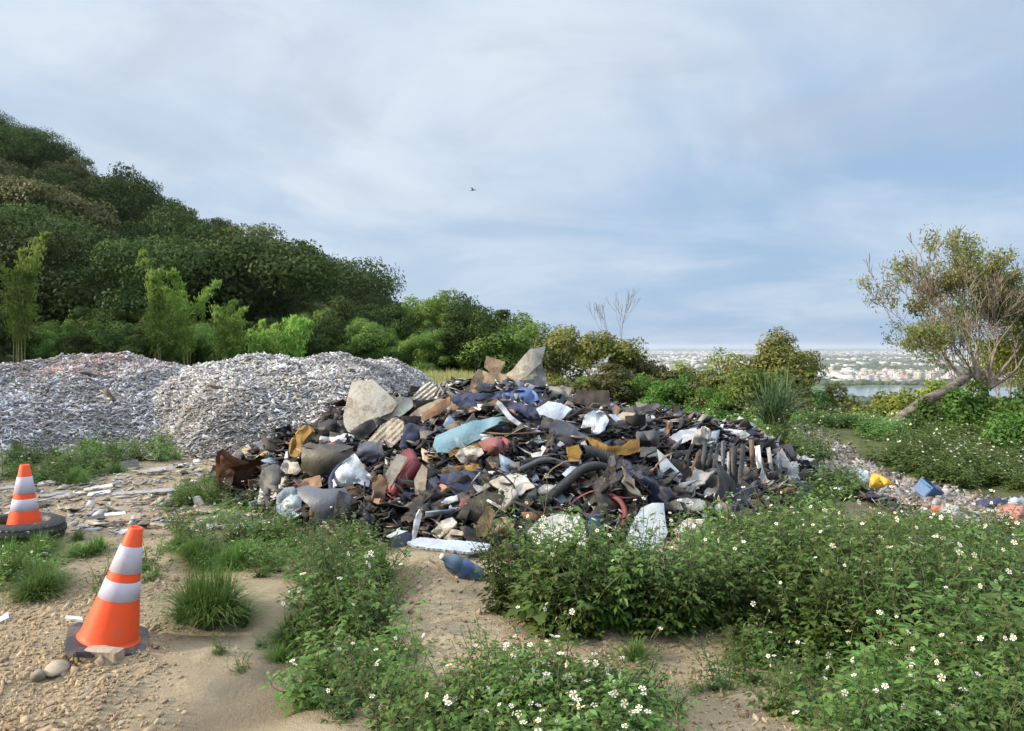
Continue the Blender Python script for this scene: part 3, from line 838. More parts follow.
for k in range(700):      # near shore and the slope foot
    y = q.uniform(900, 1700); x = y * q.uniform(.0, .8)
    C_.append((x, y, PLAIN_Z + 2)); R_.append(q.uniform(8, 16)); Hh.append(q.uniform(5, 10))
for k in range(500):      # strip at the far rim
    x = q.uniform(-1000, 22000); y = q.uniform(21000, 26000)
    C_.append((x, y, PLAIN_Z)); R_.append(q.uniform(150, 420)); Hh.append(q.uniform(14, 62))
tag(link('distant_woods', blobs('distant_woods', C_, R_, Hh, M_dw, 4)), 'dark green woods and tree belts on the far plain', None, None, 'stuff')

m, nt, b = new_mat('house_wall')
oi = N(nt, 'ShaderNodeObjectInfo'); a = N(nt, 'ShaderNodeAttribute'); a.attribute_name = 'col'
tcn = N(nt, 'ShaderNodeTexCoord'); bt = N(nt, 'ShaderNodeTexBrick'); nt.links.new(tcn.outputs['Object'], bt.inputs[0])
cc = mixc(nt, 1.0, oi.outputs['Color'], a.outputs['Color'], 'MULTIPLY')
nt.links.new(cc, b.inputs['Base Color']); b.inputs['Roughness'].default_value = .8
nt.nodes.remove(bt)
M_house = m
m, nt, b = new_mat('house_stuff'); a = N(nt, 'ShaderNodeAttribute'); a.attribute_name = 'col'
nt.links.new(a.outputs['Color'], b.inputs['Base Color']); b.inputs['Roughness'].default_value = .8; M_hs = m
def house_mesh(seed):
    r = random.Random(seed); mb = MB()
    sx, sy, h = r.uniform(24, 60), r.uniform(18, 34), r.choice([8, 10, 12, 15, 22, 30])
    if h > 18: sx = r.uniform(18, 30)
    wl = (1, 1, 1); dk = (.25, .27, .30); rf = r.choice([(.55, .55, .55), (.8, .8, .8), (.6, .35, .28), (.35, .45, .6)])
    V, Q = box_arrays((0, 0, h / 2 - 1), sx, sy, h + 2); mb.add(V, Q, wl)
    V, Q = box_arrays((0, 0, h + .4), sx * 1.03, sy * 1.03, .8); mb.add(V, Q, rf)
    V, Q = box_arrays((sx * r.uniform(-.3, .3), 0, h + 2.2), sx * .25, sy * .4, 3); mb.add(V, Q, wl)
    V, Q = box_arrays((sx * .42, -sy * .55, h * .3), sx * .45, sy * .5, h * .6); mb.add(V, Q, wl)
    fl = int(h / 3.4)
    for i in range(fl):       # window bands, recessed frames standing slightly proud
        for s in (-1, 1):
            V, Q = box_arrays((-sx * .1, s * (sy / 2 + .03), 1.7 + i * 3.4), sx * .72, .12, 1.4); mb.add(V, Q, dk)
            V, Q = box_arrays((s * (sx / 2 + .03), 0, 1.7 + i * 3.4), .12, sy * .6, 1.4); mb.add(V, Q, dk)
    return mb.mesh('house', [M_house])
hm = [house_mesh(900 + i) for i in range(14)]
hcols = [tuple(.62 * v for v in c) for c in [(.80, .80, .78), (.76, .75, .70), (.82, .82, .83), (.66, .62, .54), (.70, .60, .50), (.58, .59, .60), (.74, .72, .66), (.62, .50, .42)]]
CLAND = [(655, 366, 'the tall white block by the spreading tree'), (700, 352, 'the city left part'), (812, 345, 'the large yellow-green tree'), (733, 360, 'the medium olive tree'), (890, 362, 'the dense blocks right of that tree'), (870, 390, 'the lake'), (930, 375, 'the sparse tree'), (760, 350, 'the gap between the trees')]
hq = np.random.RandomState(12)
cand = []
while len(cand) < 3300:
    y = 2420 * math.exp(hq.uniform(0, 2.15)); px = hq.uniform(560, 1040); x = (px - 512) / F * y
    f_ = float(fbm(np.array([x / 700.]), np.array([y / 1100.]), 0, 18, 3)[0])
    if hq.rand() > .34 + 1.9 * f_ + (.35 if px > 830 and y < 5200 else 0): continue
    if y < 2700 and px < 850 and hq.rand() < .7: continue
    cand.append((x, y, px))
cand.sort(key=lambda c: c[1])
VB, QB = box_arrays((0, 0, 0), 1, 1, 1); VB = np.array(VB); QB = np.array(QB)
SV, SQ, SC = [], [], []
hn = 0
cname = {0: 'white', 1: 'off-white', 2: 'bright white', 3: 'beige', 4: 'tan', 5: 'grey', 6: 'cream', 7: 'brown'}
for k, (x, y, px) in enumerate(cand):
    ci = int(hq.choice(8, p=[.22, .17, .15, .12, .08, .1, .1, .06]))
    py = proj((x, y, PLAIN_Z + 8))[1]
    visible = (648 < px < 712) or (750 < px < 778 and y > 3600) or (848 < px < 960)
    if hn < 290 and visible and y < 7500:
        o = link('house', hm[int(hq.randint(14))], None, (x, y, PLAIN_Z))
        o.rotation_euler.z = hq.uniform(0, 3.14); o.color = (*hcols[ci], 1); s = hq.uniform(.75, 1.15); o.scale = (s, s, s * hq.uniform(.8, 1.3))
        tag(o, uniq(cname[ci] + ' flat-roofed block in the far city', px, py, CLAND), 'building', 'buildings of the far city'); hn += 1
    else:
        s = 1 + max(0, (y - 4000)) / 9000
        sz_ = np.array([hq.uniform(14, 46) * s, hq.uniform(12, 26) * s, hq.choice([8, 10, 14, 22])])
        th = hq.uniform(0, 3.14); c_, s_ = math.cos(th), math.sin(th)
        v = VB * sz_; v = np.stack([v[:, 0] * c_ - v[:, 1] * s_, v[:, 0] * s_ + v[:, 1] * c_, v[:, 2] + sz_[2] / 2], 1) + [x, y, PLAIN_Z]
        SQ.append(QB + 8 * len(SV)); SV.append(v); SC.append(np.tile(hcols[ci], (8, 1)))
tag(link('distant_city', raw_mesh('distant_city', np.concatenate(SV), np.concatenate(SQ), [M_hs], False, np.concatenate(SC))), 'mass of small pale buildings spread over the far plain', None, None, 'stuff')
# the tall white block
p = at(655, 366, 3300); o = link('tall_block', hm[0].copy(), None, (p.x, 3300, PLAIN_Z)); o.color = (.85, .85, .85, 1)
d_ = hm[0]; hx = max(v.co.z for v in d_.vertices); wx = max(v.co.x for v in d_.vertices)
o.scale = (26 / wx, .9, 50 / hx); tag(o, 'tall white tower block in the far city, beside the small olive tree', 'building')
# ------------------------------------------------------------------ pale rubble mounds
def mound_rubble(x, y, c, h, rx, ry, e=2.6, seed=0):
    u = (np.asarray(x) - c[0]) / rx; v = (np.asarray(y) - c[1]) / ry
    ang = np.arctan2(v, u)
    rr = np.sqrt(u * u + v * v) * (1 + .10 * np.sin(3 * ang + seed) + .06 * np.sin(7 * ang + 2 * seed))
    z = h * np.clip(1 - rr ** e, 0, None) ** .9
    return z + (fbm(np.asarray(x) * 1.1, np.asarray(y) * 1.1, 0, 50 + seed, 4) * .22) * np.clip(z / h * 3, 0, 1)
MOUNDS = [((-9.4, 16.8), 1.42, 4.7, 4.5, 1.8, 1), ((-4.6, 16.3), 1.34, 3.4, 4.6, 3.6, 2)]
GPAL = np.array([(.42, .43, .45), (.52, .53, .55), (.33, .335, .35), (.55, .56, .58), (.24, .24, .25), (.45, .42, .38), (.34, .29, .24), (.13, .12, .11), (.58, .58, .58), (.40, .44, .50)])
GW = np.array([.2, .17, .15, .08, .12, .1, .06, .05, .03, .04])
M_chip = vcol_mat('rubble_chips', .85, .25, .2, 20, False, (.16, .13, .10), 0)
def chips(n, pos, nrm_tilt, size, q, pal, wts, flat=.25, col=None, sig=.5, asp=(.12, .5)):
    """n little broken slabs: pos (n,3), returns V,Q,C"""
    base = VB.copy()
    L = size * q.lognormal(0, sig, n).clip(.4, 3.2 + 6 * (sig > .6))
    S = np.stack([L, L * q.uniform(*asp, n), L * flat * q.uniform(.3, 1.1, n)], 1)
    a = q.uniform(0, 2 * np.pi, n); bt_ = q.normal(0, nrm_tilt, n); g_ = q.normal(0, nrm_tilt, n)
    ca, sa, cb, sb, cg, sg = np.cos(a), np.sin(a), np.cos(bt_), np.sin(bt_), np.cos(g_), np.sin(g_)
    v = base[None] * S[:, None]
    v = v * (1 + .18 * q.randn(n, 8, 1))
    x, y, z = v[..., 0], v[..., 1], v[..., 2]
    y, z = y * cg[:, None] - z * sg[:, None], y * sg[:, None] + z * cg[:, None]
    x, z = x * cb[:, None] + z * sb[:, None], -x * sb[:, None] + z * cb[:, None]
    x, y = x * ca[:, None] - y * sa[:, None], x * sa[:, None] + y * ca[:, None]
    V = np.stack([x, y, z], 2) + pos[:, None]
    Q = (QB[None] + 8 * np.arange(n)[:, None, None]).reshape(-1, 4)
    if col is None:
        col = pal[q.choice(len(pal), n, p=wts / wts.sum())] * q.uniform(.85, 1.12, (n, 1))
    return V.reshape(-1, 3), Q, np.repeat(col, 8, 0)
for mi, (c, h, rx, ry, e, sd_) in enumerate(MOUNDS):
    q = np.random.RandomState(40 + mi)
    xs = np.linspace(c[0] - rx * 1.25, c[0] + rx * 1.25, 150); ys = np.linspace(c[1] - ry * 1.25, c[1] + ry * 1.25, 150)
    X, Y = np.meshgrid(xs, ys); Z = mound_rubble(X, Y, c, h, rx, ry, e, sd_)
    Zg = HZ(X, Y); Z = np.where(Z > .001, Zg + Z, Zg - .15)
    V = np.stack([X.ravel(), Y.ravel(), Z.ravel()], 1)
    I, J = np.meshgrid(np.arange(149), np.arange(149)); b0_ = (J * 150 + I).ravel()
    Q = np.stack([b0_, b0_ + 1, b0_ + 151, b0_ + 150], 1)
    Cc = np.tile((.20, .19, .185), (len(V), 1))
    n = 62000
    x = q.uniform(c[0] - rx * 1.1, c[0] + rx * 1.1, n * 3); y = c[1] - ry * 1.12 + (ry * 1.5) * q.rand(n * 3) ** 1.25
    z = mound_rubble(x, y, c, h, rx, ry, e, sd_); ok = (z > .0)
    skirt = (~ok) & (q.rand(len(x)) < .08)
    k = np.where(ok | skirt)[0][:n]; x, y, z = x[k], y[k], z[k]
    P_ = np.stack([x, y, HZ(x, y) + np.maximum(z, 0) + q.uniform(-.02, .05, len(x))], 1)
    pal = GPAL[q.choice(len(GPAL), len(x), p=GW / GW.sum())] * q.uniform(.85, 1.12, (len(x), 1))
    if mi == 0:   # broken brick scattered over the crest
        br = (np.exp(-(((x + 9.2) / 1.4) ** 2 + ((y - 16.2) / 2.4) ** 2)) * .55 * (z > 1.05) > q.rand(len(x)))
        pal[br] = np.array([.33, .22, .18]) * q.uniform(.8, 1.3, (br.sum(), 1))
        pal *= np.array([1.12, 1.15, 1.21])
    else:
        pal *= np.array([1.12, 1.12, 1.11])
    pal *= (1 + .55 * fbm(x * .8, y * .8, 0, 33 + mi, 4))[:, None] * (1 + .3 * fbm(x * 3, y * 3, 0, 44, 2))[:, None]
    V2, Q2, C2 = chips(len(x), P_, .45, .046, q, GPAL, GW, .16, pal, .52)
    me = raw_mesh('rubble_mound', np.concatenate([V, V2]), np.concatenate([Q, Q2 + len(V)]), [M_chip], False, np.concatenate([Cc, C2]))
    tag(link('rubble_mound', me), ['mound of blue-grey rubble chips topped with broken brick', 'mound of grey rubble and splinters behind the refuse heap'][mi], None, None, 'stuff')

# ------------------------------------------------------------------ the refuse heap: body
CX = np.array([-3.75, -3.35, -3.0, -2.6, -2.0, -.75, 0, 1.07, 2.3, 2.9, 3.35, 3.8]); CZ = np.array([0, .22, .45, .66, .88, 1.0, 1.12, .90, .66, .56, .38, 0])
FX = np.array([-3.75, -3.0, -2.0, -1.0, 0, .8, 1.8, 2.6, 3.3, 3.8]); FY = np.array([8.9, 7.9, 6.7, 6.0, 5.7, 5.9, 6.3, 7.0, 8.1, 9.3])
def HEAP(x, y):
    x = np.asarray(x, float); y = np.asarray(y, float)
    cz = np.interp(x, CX, CZ); yf = np.interp(x, FX, FY)
    t = np.clip((y - yf) / (9.1 - yf + .01), 0, 1)
    f = np.sin(np.pi / 2 * t) ** .85
    bk = 1 - sstep(y, 9.6, 11.8)
    z = cz * f * bk
    z = z + (fbm(x * 1.6, y * 1.6, 0, 60, 4) * .24) * np.clip(z * 3, 0, 1)
    return np.maximum(z, 0) * (z > .0)
def surf(x, y): return ground(x, y) + float(HEAP(x, y))
HM = np.arange(4.5, 14, .03)
def pix_heap(px, py, y0=4.5):
    a_ = at(px, py, 1.0); xx = a_.x * HM; zz = CAM_Z + (a_.z - CAM_Z) * HM
    h_ = zz <= HZ(xx, HM) + HEAP(xx, HM)
    return at(px, py, float(HM[np.argmax(h_)])) if h_.any() else at(px, py, 9.3)
xs = np.arange(-4.0, 4.1, .05); ys = np.arange(5.3, 12.2, .05)
X, Y = np.meshgrid(xs, ys); Hh_ = HEAP(X, Y); Z = np.where(Hh_ > .01, HZ(X, Y) + Hh_ - .05, HZ(X, Y) - .1)
nx_, ny_ = len(xs), len(ys); I, J = np.meshgrid(np.arange(nx_ - 1), np.arange(ny_ - 1)); b0_ = (J * nx_ + I).ravel()
V = np.stack([X.ravel(), Y.ravel(), Z.ravel()], 1); Q = np.stack([b0_, b0_ + 1, b0_ + nx_ + 1, b0_ + nx_], 1)
Cc = np.tile((.055, .047, .043), (len(V), 1)) * rs.uniform(.6, 1.4, (len(V), 1))
q = np.random.RandomState(77); n = 26000
TP = np.array([(.030, .028, .030), (.07, .066, .065), (.16, .145, .13), (.42, .41, .40), (.60, .60, .60), (.20, .135, .085), (.035, .048, .09), (.25, .32, .42), (.33, .13, .11), (.34, .27, .18)])
TW = np.array([.36, .20, .12, .08, .06, .07, .10, .03, .008, .015])
x = q.uniform(-3.9, 3.9, n * 2); y = 5.5 + 5.0 * q.rand(n * 2) ** 1.1; hz = HEAP(x, y); k = np.where(hz > .015)[0][:n]; x, y, hz = x[k], y[k], hz[k]
P_ = np.stack([x, y, HZ(x, y) + hz + q.uniform(-.06, .05, len(x))], 1)
V2, Q2, C2 = chips(len(x), P_, .45, .085, q, TP, TW, .05, None, .6, (.3, .8))
M_litter = vcol_mat('litter', .75, .35, .3, 18, False, (.05, .042, .035), 0)
tag(link('heap_litter', raw_mesh('heap_litter', np.concatenate([V, V2]), np.concatenate([Q, Q2 + len(V)]), [M_litter], False, np.concatenate([Cc, C2]))),
    'dark shredded litter and splinters that fill the refuse heap', None, None, 'stuff')

# ------------------------------------------------------------------ shaped scrap: outline -> sheet with thickness
def sheet(name, poly, Y0, lean, mat, thick=.012, crumple=.024, cfreq=8, ragged=.8, step=None, bulge=0.0, parent=None, seed=0, smooth=True, ridges=0, ridge_dir=0.0, ridge_amp=.012, bend=0.0):
    """poly: outline in px; Y0: depth of its lowest point; lean: metres back per metre up"""
    r = random.Random(seed * 7 + int(poly[0][0] * 13 + poly[0][1]))
    q_ = np.random.RandomState(r.randint(0, 10 ** 6))
    poly = [Vector((a, b)) for a, b in poly]
    ymax = max(p.y for p in poly); xc = sum(p.x for p in poly) / len(poly); yc = sum(p.y for p in poly) / len(poly)
    mpp = Y0 / F
    wpx = max(p.x for p in poly) - min(p.x for p in poly); hpx = ymax - min(p.y for p in poly)
    st = step or max(1.2, min(wpx, hpx) / 9)
    B = []
    for i, p in enumerate(poly):
        n_ = poly[(i + 1) % len(poly)]; L = (n_ - p).length; m_ = max(1, int(L / st))
        nn = Vector((-(n_ - p).y, (n_ - p).x)); nn = nn / (nn.length + 1e-9)
        for k in range(m_):
            t = k / m_
            B.append(p.lerp(n_, t) + nn * (r.gauss(0, ragged * .35) if 0 < k else 0))
    # interior points
    x0, x1 = min(p.x for p in poly), max(p.x for p in poly); y0_, y1 = min(p.y for p in poly), max(p.y for p in poly)
    I_ = []
    yy = y0_ + st / 2
    while yy < y1:
        xx = x0 + st / 2
        while xx < x1:
            pt = Vector((xx + r.uniform(-.3, .3) * st, yy + r.uniform(-.3, .3) * st))
            ins = False; j = len(B) - 1
            for i in range(len(B)):
                if (B[i].y > pt.y) != (B[j].y > pt.y) and pt.x < (B[j].x - B[i].x) * (pt.y - B[i].y) / (B[j].y - B[i].y + 1e-12) + B[i].x: ins = not ins
                j = i
            if ins and min((pt - b).length for b in B) > st * .4: I_.append(pt)
            xx += st
        yy += st
    nb_ = len(B)
    res = delaunay_2d_cdt(B + I_, [(i, (i + 1) % nb_) for i in range(nb_)], [], 1, 1e-5)
    v2, tris = res[0], res[2]
    if not tris: return None
    A = np.array([(v.x, v.y) for v in v2])
    up = (ymax - A[:, 1]) * mpp
    u = (A[:, 0] - xc) * mpp; v = (yc - A[:, 1]) * mpp
    s0 = r.uniform(0, 50)
    d = crumple * 2.2 * (fbm(u * cfreq + s0, v * cfreq, s0, 3, 3))
    # creases: ridged noise folds
    d = d + crumple * 1.3 * (1 - 2 * np.abs(vnoise(u * cfreq * .8 + s0, v * cfreq * .8, s0 + 9, 5)))
    if bulge: d = d - bulge * (1 - np.clip(((A[:, 0] - xc) / (wpx / 2 + 1)) ** 2 + ((A[:, 1] - yc) / (hpx / 2 + 1)) ** 2, 0, 1))
    if ridges:
        tt = (A[:, 0] * math.cos(ridge_dir) + A[:, 1] * math.sin(ridge_dir))
        d = d + ridge_amp * np.sin(tt * 2 * math.pi / ridges)
    if bend: d = d + bend * ((A[:, 0] - xc) / (wpx / 2 + 1)) ** 2
    Yv = Y0 + lean * up + d
    pts = np.array([tuple(at(a_[0], a_[1], yv)) for a_, yv in zip(A, Yv)])
    piv = pts.mean(0)
    T = np.array([t for t in tris if len(t) == 3])
    if len(T) == 0: return None
    front = pts - piv
    e1 = front[T[:, 1]] - front[T[:, 0]]; e2 = front[T[:, 2]] - front[T[:, 0]]
    fn = np.cross(e1, e2); vn = np.zeros_like(front)
    for k in range(3): np.add.at(vn, T[:, k], fn)
    vn /= np.linalg.norm(vn, axis=1)[:, None] + 1e-9
    if vn[:, 1].mean() < 0: vn = -vn          # vn points away from the camera side
    back = front + vn * thick
    nF = len(front)
    bidx = {}
    edges = {}
    for t in T:
        for a_, b_ in ((t[0], t[1]), (t[1], t[2]), (t[2], t[0])):
            e = (min(a_, b_), max(a_, b_)); edges[e] = edges.get(e, 0) + 1
    rim = [e for e, c_ in edges.items() if c_ == 1]
    faces = [tuple(t) for t in T] + [tuple(int(i + nF) for i in t[::-1]) for t in T]
    for a_, b_ in rim: faces += [(a_, b_, b_ + nF), (a_, b_ + nF, a_ + nF)]
    bm = bmesh.new()
    bv = [bm.verts.new(p) for p in np.concatenate([front, back])]
    for f in faces:
        try: bm.faces.new([bv[int(i)] for i in f])
        except ValueError: pass
    me = bm_mesh(name, bm, mat, False)
    if smooth:
        me.polygons.foreach_set('use_smooth', np.ones(len(me.polygons), bool))
        me.set_sharp_from_angle(angle=R(38))
    if parent is not None:
        o = kid(name, me, parent, Vector(piv) - parent.location)
    else: o = link(name, me, None, Vector(piv))
    return o

def hosepath(name, px_pts, rpx, mat, label, cat, rings=0, dz=0.0, lift=.06, n=10, taper=None, fillet=6):
    """tube laid along pixels on the heap"""
    P = []
    for (px, py, dd) in px_pts:
        s = pix_heap(px, py); P.append(at(px, py, s.y - lift - dd))
    # smooth with catmull-rom
    out = []
    for i in range(len(P) - 1):
        p0, p1, p2, p3 = P[max(i - 1, 0)], P[i], P[i + 1], P[min(i + 2, len(P) - 1)]
        for k in range(fillet):
            t = k / fillet
            out.append(.5 * ((2 * p1) + (p2 - p0) * t + (2 * p0 - 5 * p1 + 4 * p2 - p3) * t * t + (3 * p1 - p0 - 3 * p2 + p3) * t ** 3))
    out.append(P[-1])
    if rings:
        o2 = []
        for a_, b_ in zip(out[:-1], out[1:]):
            for k in range(3): o2.append(a_.lerp(b_, k / 3))
        o2.append(out[-1]); out = o2
    c = sum(out, Vector()) / len(out); out = [p - c for p in out]
    Ym = c.y; rad = rpx / F * Ym
    rr = []
    for i in range(len(out)):
        k = rad * (1 + (.13 if rings and (i // 1) % 3 == 0 else (-.05 if rings else 0)))
        if taper: k *= taper[0] + (taper[1] - taper[0]) * i / (len(out) - 1)
        rr.append(k)
    mb = MB(); mb.tube(out, rr, n)
    o = link(name, mb.mesh(name, [mat], not rings), None, c)
    tag(o, label, cat)
    h_ = rpx + 1.5
    for a_, b_ in zip(px_pts[:-1], px_pts[1:]):
        if rpx > 2.4: HOSEB.append([(a_[0], a_[1] - h_), (b_[0], b_[1] - h_), (b_[0], b_[1] + h_), (a_[0], a_[1] + h_)])
    return o

HOSEB = []
# materials of the scrap
def sm(name, c, **k): return plain_mat(name, c, **k)
W_dirty = sm('dirty_white', (.47, .455, .415), dirt=.85, dirtc=(.22, .16, .10), dscale=5, rough=.8)
W_clean = sm('pale_plastic', (.52, .54, .57), dirt=.5, dirtc=(.25, .23, .2), dscale=8, rough=.5)
W_blue = sm('bluish_white', (.38, .45, .53), dirt=.5, dirtc=(.2, .2, .2), dscale=7, rough=.5)
S_grey = sm('mid_grey', (.30, .31, .32), dirt=.6, dscale=8, rough=.7)
S_dark = sm('charcoal', (.055, .06, .068), dirt=.4, dirtc=(.14, .12, .10), dscale=7, rough=.55)
S_slate = sm('slate_plastic', (.085, .10, .135), dirt=.5, dirtc=(.16, .15, .14), dscale=6, rough=.45)
S_black = sm('black_rubber', (.022, .023, .026), dirt=.35, dirtc=(.09, .08, .07), dscale=9, rough=.5)
S_navy = sm('navy', (.022, .035, .085), dirt=.3, dirtc=(.10, .09, .09), dscale=9, rough=.6)
S_blue = sm('blue_tarp', (.06, .12, .30), dirt=.5, dirtc=(.04, .05, .09), dscale=6, rough=.5)
S_sky = sm('light_blue_foam', (.19, .34, .41), dirt=.45, dirtc=(.20, .24, .24), dscale=5, rough=.7)
S_tan = sm('tan_leather', (.27, .155, .085), dirt=.6, dirtc=(.14, .08, .05), dscale=6, rough=.6)
S_brown = sm('brown_board', (.17, .11, .072), dirt=.6, dirtc=(.06, .045, .035), dscale=7, rough=.85)
S_beige = sm('beige_board', (.42, .36, .28), dirt=.7, dirtc=(.16, .12, .09), dscale=7, rough=.85)
S_foam = sm('old_yellow_foam', (.29, .18, .05), dirt=.75, dirtc=(.16, .08, .03), dscale=8, rough=.95, bump=.6, bscale=40)
S_maroon = sm('maroon_vinyl', (.17, .03, .038), dirt=.35, dirtc=(.12, .04, .04), dscale=5, rough=.45)
S_pink = sm('dusty_pink_cloth', (.25, .10, .10), dirt=.5, dirtc=(.15, .07, .07), dscale=6, rough=.9)
S_rust = sm('rusty_steel', (.13, .055, .022), dirt=.8, dirtc=(.028, .018, .013), dscale=4, rough=.85, c2=(.05, .03, .022))
S_conc = sm('grey_slab', (.29, .28, .255), dirt=.6, dirtc=(.14, .13, .11), dscale=9, rough=.95, bump=.6)
S_silver = sm('silver_foil', (.50, .54, .58), dirt=.4, dirtc=(.2, .22, .26), dscale=9, rough=.32, metal=.35)
S_jute = sm('mouldy_board', (.30, .235, .165), dirt=.85, dirtc=(.13, .07, .035), dscale=4, rough=.9)
S_carpet = sm('dark_carpet', (.075, .062, .055), dirt=.5, dirtc=(.12, .10, .085), dscale=14, rough=1, bump=.8, bscale=80)
S_yellow = sm('yellow_plastic', (.62, .36, .03), dirt=.5, dirtc=(.3, .16, .03), dscale=7, rough=.6)
S_crate = sm('blue_plastic', (.07, .16, .33), dirt=.4, dirtc=(.1, .12, .15), dscale=6, rough=.5)

BLOCK = []   # screen outlines that the filler keeps clear
SCRAPG = 'scrap pieces lying in the refuse heap'
def item(name, poly, lean, mat, label, cat, off=.05, base=None, Y=None, **k):
    """place a shaped sheet where its lowest middle point meets the heap"""
    pm = max(poly, key=lambda p: p[1]) if base is None else base
    s = pix_heap(pm[0], pm[1]) if Y is None else None
    Y0 = (s.y - off - .05) if Y is None else Y
    o = sheet(name, poly, Y0, lean, mat, **k)
    tag(o, label, cat)
    BLOCK.append([tuple(p) for p in poly])
    cx_ = sum(p[0] for p in poly) / len(poly); cy_ = sum(p[1] for p in poly) / len(poly)
    return o, Y0

# the skyline slabs
item('curved_panel', [(501, 377), (511, 371), (521, 359), (530, 349), (545.5, 346.5), (544, 354), (541, 363), (534, 369), (527, 376), (519, 381)], .15, W_dirty,
     'tall curved dirty-white board standing up highest on the heap', 'board', Y=9.0, thick=.03, crumple=.006, ragged=.4, bend=.10)
item('folded_panel', [(521, 380), (528, 369), (536, 359), (541, 361), (545, 372), (547, 381), (538, 387), (524, 386)], .1, S_grey,
     'grey crumpled sheet standing under the tall curved board', 'sheet', Y=9.15, thick=.015, crumple=.03, ragged=.6)
item('mouldy_board', [(484, 367), (486, 355.5), (505.5, 362), (500, 376), (491, 374)], .2, S_jute,
     'mouldy brown board leaning left of the tall curved board', 'board', Y=9.35, thick=.02, crumple=.012)
item('mouldy_sheet', [(469, 393), (473, 376), (479, 369), (489, 373), (503, 374), (514, 378), (523, 384), (515, 390), (500, 392), (484, 394)], .3, S_jute,
     'stained brown and grey sheet spread below the mouldy brown board', 'sheet', Y=8.95, thick=.015, crumple=.03, ragged=.9)
item('mattress_panel', [(344, 425), (343, 416), (347, 399), (352, 382), (373, 379.5), (386, 391), (398, 403), (392, 412), (382, 416), (372, 425), (358, 433), (348, 432)], .35, W_dirty,
     'large dirty-white stained foam panel at the upper left of the heap', 'panel', thick=.07, crumple=.014, cfreq=3, ragged=.5, bulge=.05)
item('translucent_sheet', [(378, 417), (388, 402), (399, 396), (410, 398), (415, 405), (404, 414), (392, 421), (383, 424)], .5, sm('film', (.42, .43, .38), dirt=.6, dirtc=(.2, .18, .12), rough=.35),
     'milky crumpled plastic sheet right of the large foam panel', 'sheet', thick=.008, crumple=.03)
item('corrugated_sheet', [(409, 404), (420, 388), (430, 381.5), (437, 388), (432, 398), (419, 409)], .3, W_dirty,
     'pale corrugated sheet fanned up on the skyline of the heap', 'sheet', thick=.01, crumple=.01, ridges=4.0, ridge_dir=.9, step=1.2)
item('corrugated_sheet', [(430, 396), (435, 385), (446, 381), (451, 392), (444, 397), (434, 402)], .3, S_conc,
     'grey corrugated sheet just right of the pale corrugated one', 'sheet', thick=.01, crumple=.01, ridges=3.4, ridge_dir=.5, step=1.1)
# curved seat shells
def seat(px, lbl, outer, inner, matO, matI):
    s = pix_heap(*px); root = empty('seat_shell', s)
    sheet('shell', outer, s.y - .10, .25, matO, thick=.03, crumple=.012, bulge=.06, parent=root)
    sheet('cover', inner, s.y + .02, .9, matI, thick=.012, crumple=.03, parent=root)
    tag(root, lbl, 'seat part'); BLOCK.append(outer); BLOCK.append(inner)
seat((476, 414), 'tan curved seat shell with a navy cover on the upper heap', [(449, 397), (453, 404), (462, 409), (477, 406), (497, 399), (501, 404), (497, 413), (480, 419), (464, 418), (452, 409)],
     [(450, 397), (468, 393), (489, 393), (500, 397), (494, 402), (476, 407), (461, 407), (453, 403)], S_tan, S_navy)
item('brown_board', [(414, 423), (426, 411), (440, 402), (450, 396), (450, 405), (440, 414), (424, 421)], .3, S_tan, 'long tan board lying slantwise left of the tan seat shell', 'board', thick=.02, crumple=.015)
item('brown_board', [(404, 421), (418, 408), (441, 398), (446, 402), (428, 411), (412, 425)], .3, S_beige, 'long thin beige-brown board above the long tan board', 'board', thick=.02, crumple=.01, off=.02)
item('grey_board', [(367, 442), (381, 425), (396, 417), (404, 422), (404, 436), (392, 447), (372, 448)], .6, S_beige, 'weathered grey-brown ribbed board below the milky sheet', 'board', thick=.02, crumple=.008, ridges=4.5, ridge_dir=.8, ridge_amp=.006, step=1.6)
item('black_sheet', [(352, 430), (366, 421), (378, 417), (384, 420), (372, 432), (362, 442), (352, 440)], .5, S_black, 'black rubbery flap at the foot of the large foam panel', 'flap', crumple=.03)
# blue foam sheet
item('blue_foam_sheet', [(435, 437), (447, 431), (471, 421), (497, 417), (515, 416), (512, 427), (498, 434), (482, 437), (466, 446), (450, 453), (438, 452), (433, 445)], .7, S_sky,
     'long light-blue foam sheet across the upper middle of the heap', 'foam sheet', thick=.02, crumple=.035, cfreq=4, ragged=1.0, off=.14, bulge=.015)
item('ochre_strip', [(447, 452), (468, 446), (484, 441), (482, 447), (466, 453), (450, 458)], .4, S_foam, 'ochre foam strip along the lower edge of the light-blue sheet', 'strip', thick=.03, crumple=.015, off=.12)
item('pink_cloth', [(478, 442), (488, 438), (501, 436), (508, 440), (507, 448), (498, 456), (490, 454), (482, 449)], .5, S_pink, 'crumpled dusty-red cloth right of the light-blue foam sheet', 'cloth', thick=.02, crumple=.05, cfreq=9, off=.17, bulge=.02)
item('blue_tarp', [(494, 393), (508, 388), (524, 387), (533, 390), (541, 399), (545, 405), (530, 404), (515, 401), (499, 401)], .8, S_blue, 'bright blue tarpaulin below the tall curved board', 'tarpaulin', crumple=.03, off=.08)
item('tarp_flap', [(497, 400), (512, 401), (530, 406), (545, 409), (548, 420), (535, 424), (520, 412), (506, 407)], .6, S_navy, 'dark navy plastic fold under the bright blue tarpaulin', 'plastic sheet', crumple=.04)
item('white_strip', [(498, 400), (502, 403), (512, 416), (524, 425), (541, 431), (539, 433), (522, 429), (508, 419), (496, 403)], .4, W_clean, 'thin white bent strip running down between navy folds', 'strip', crumple=.01, off=.12, ragged=.2)
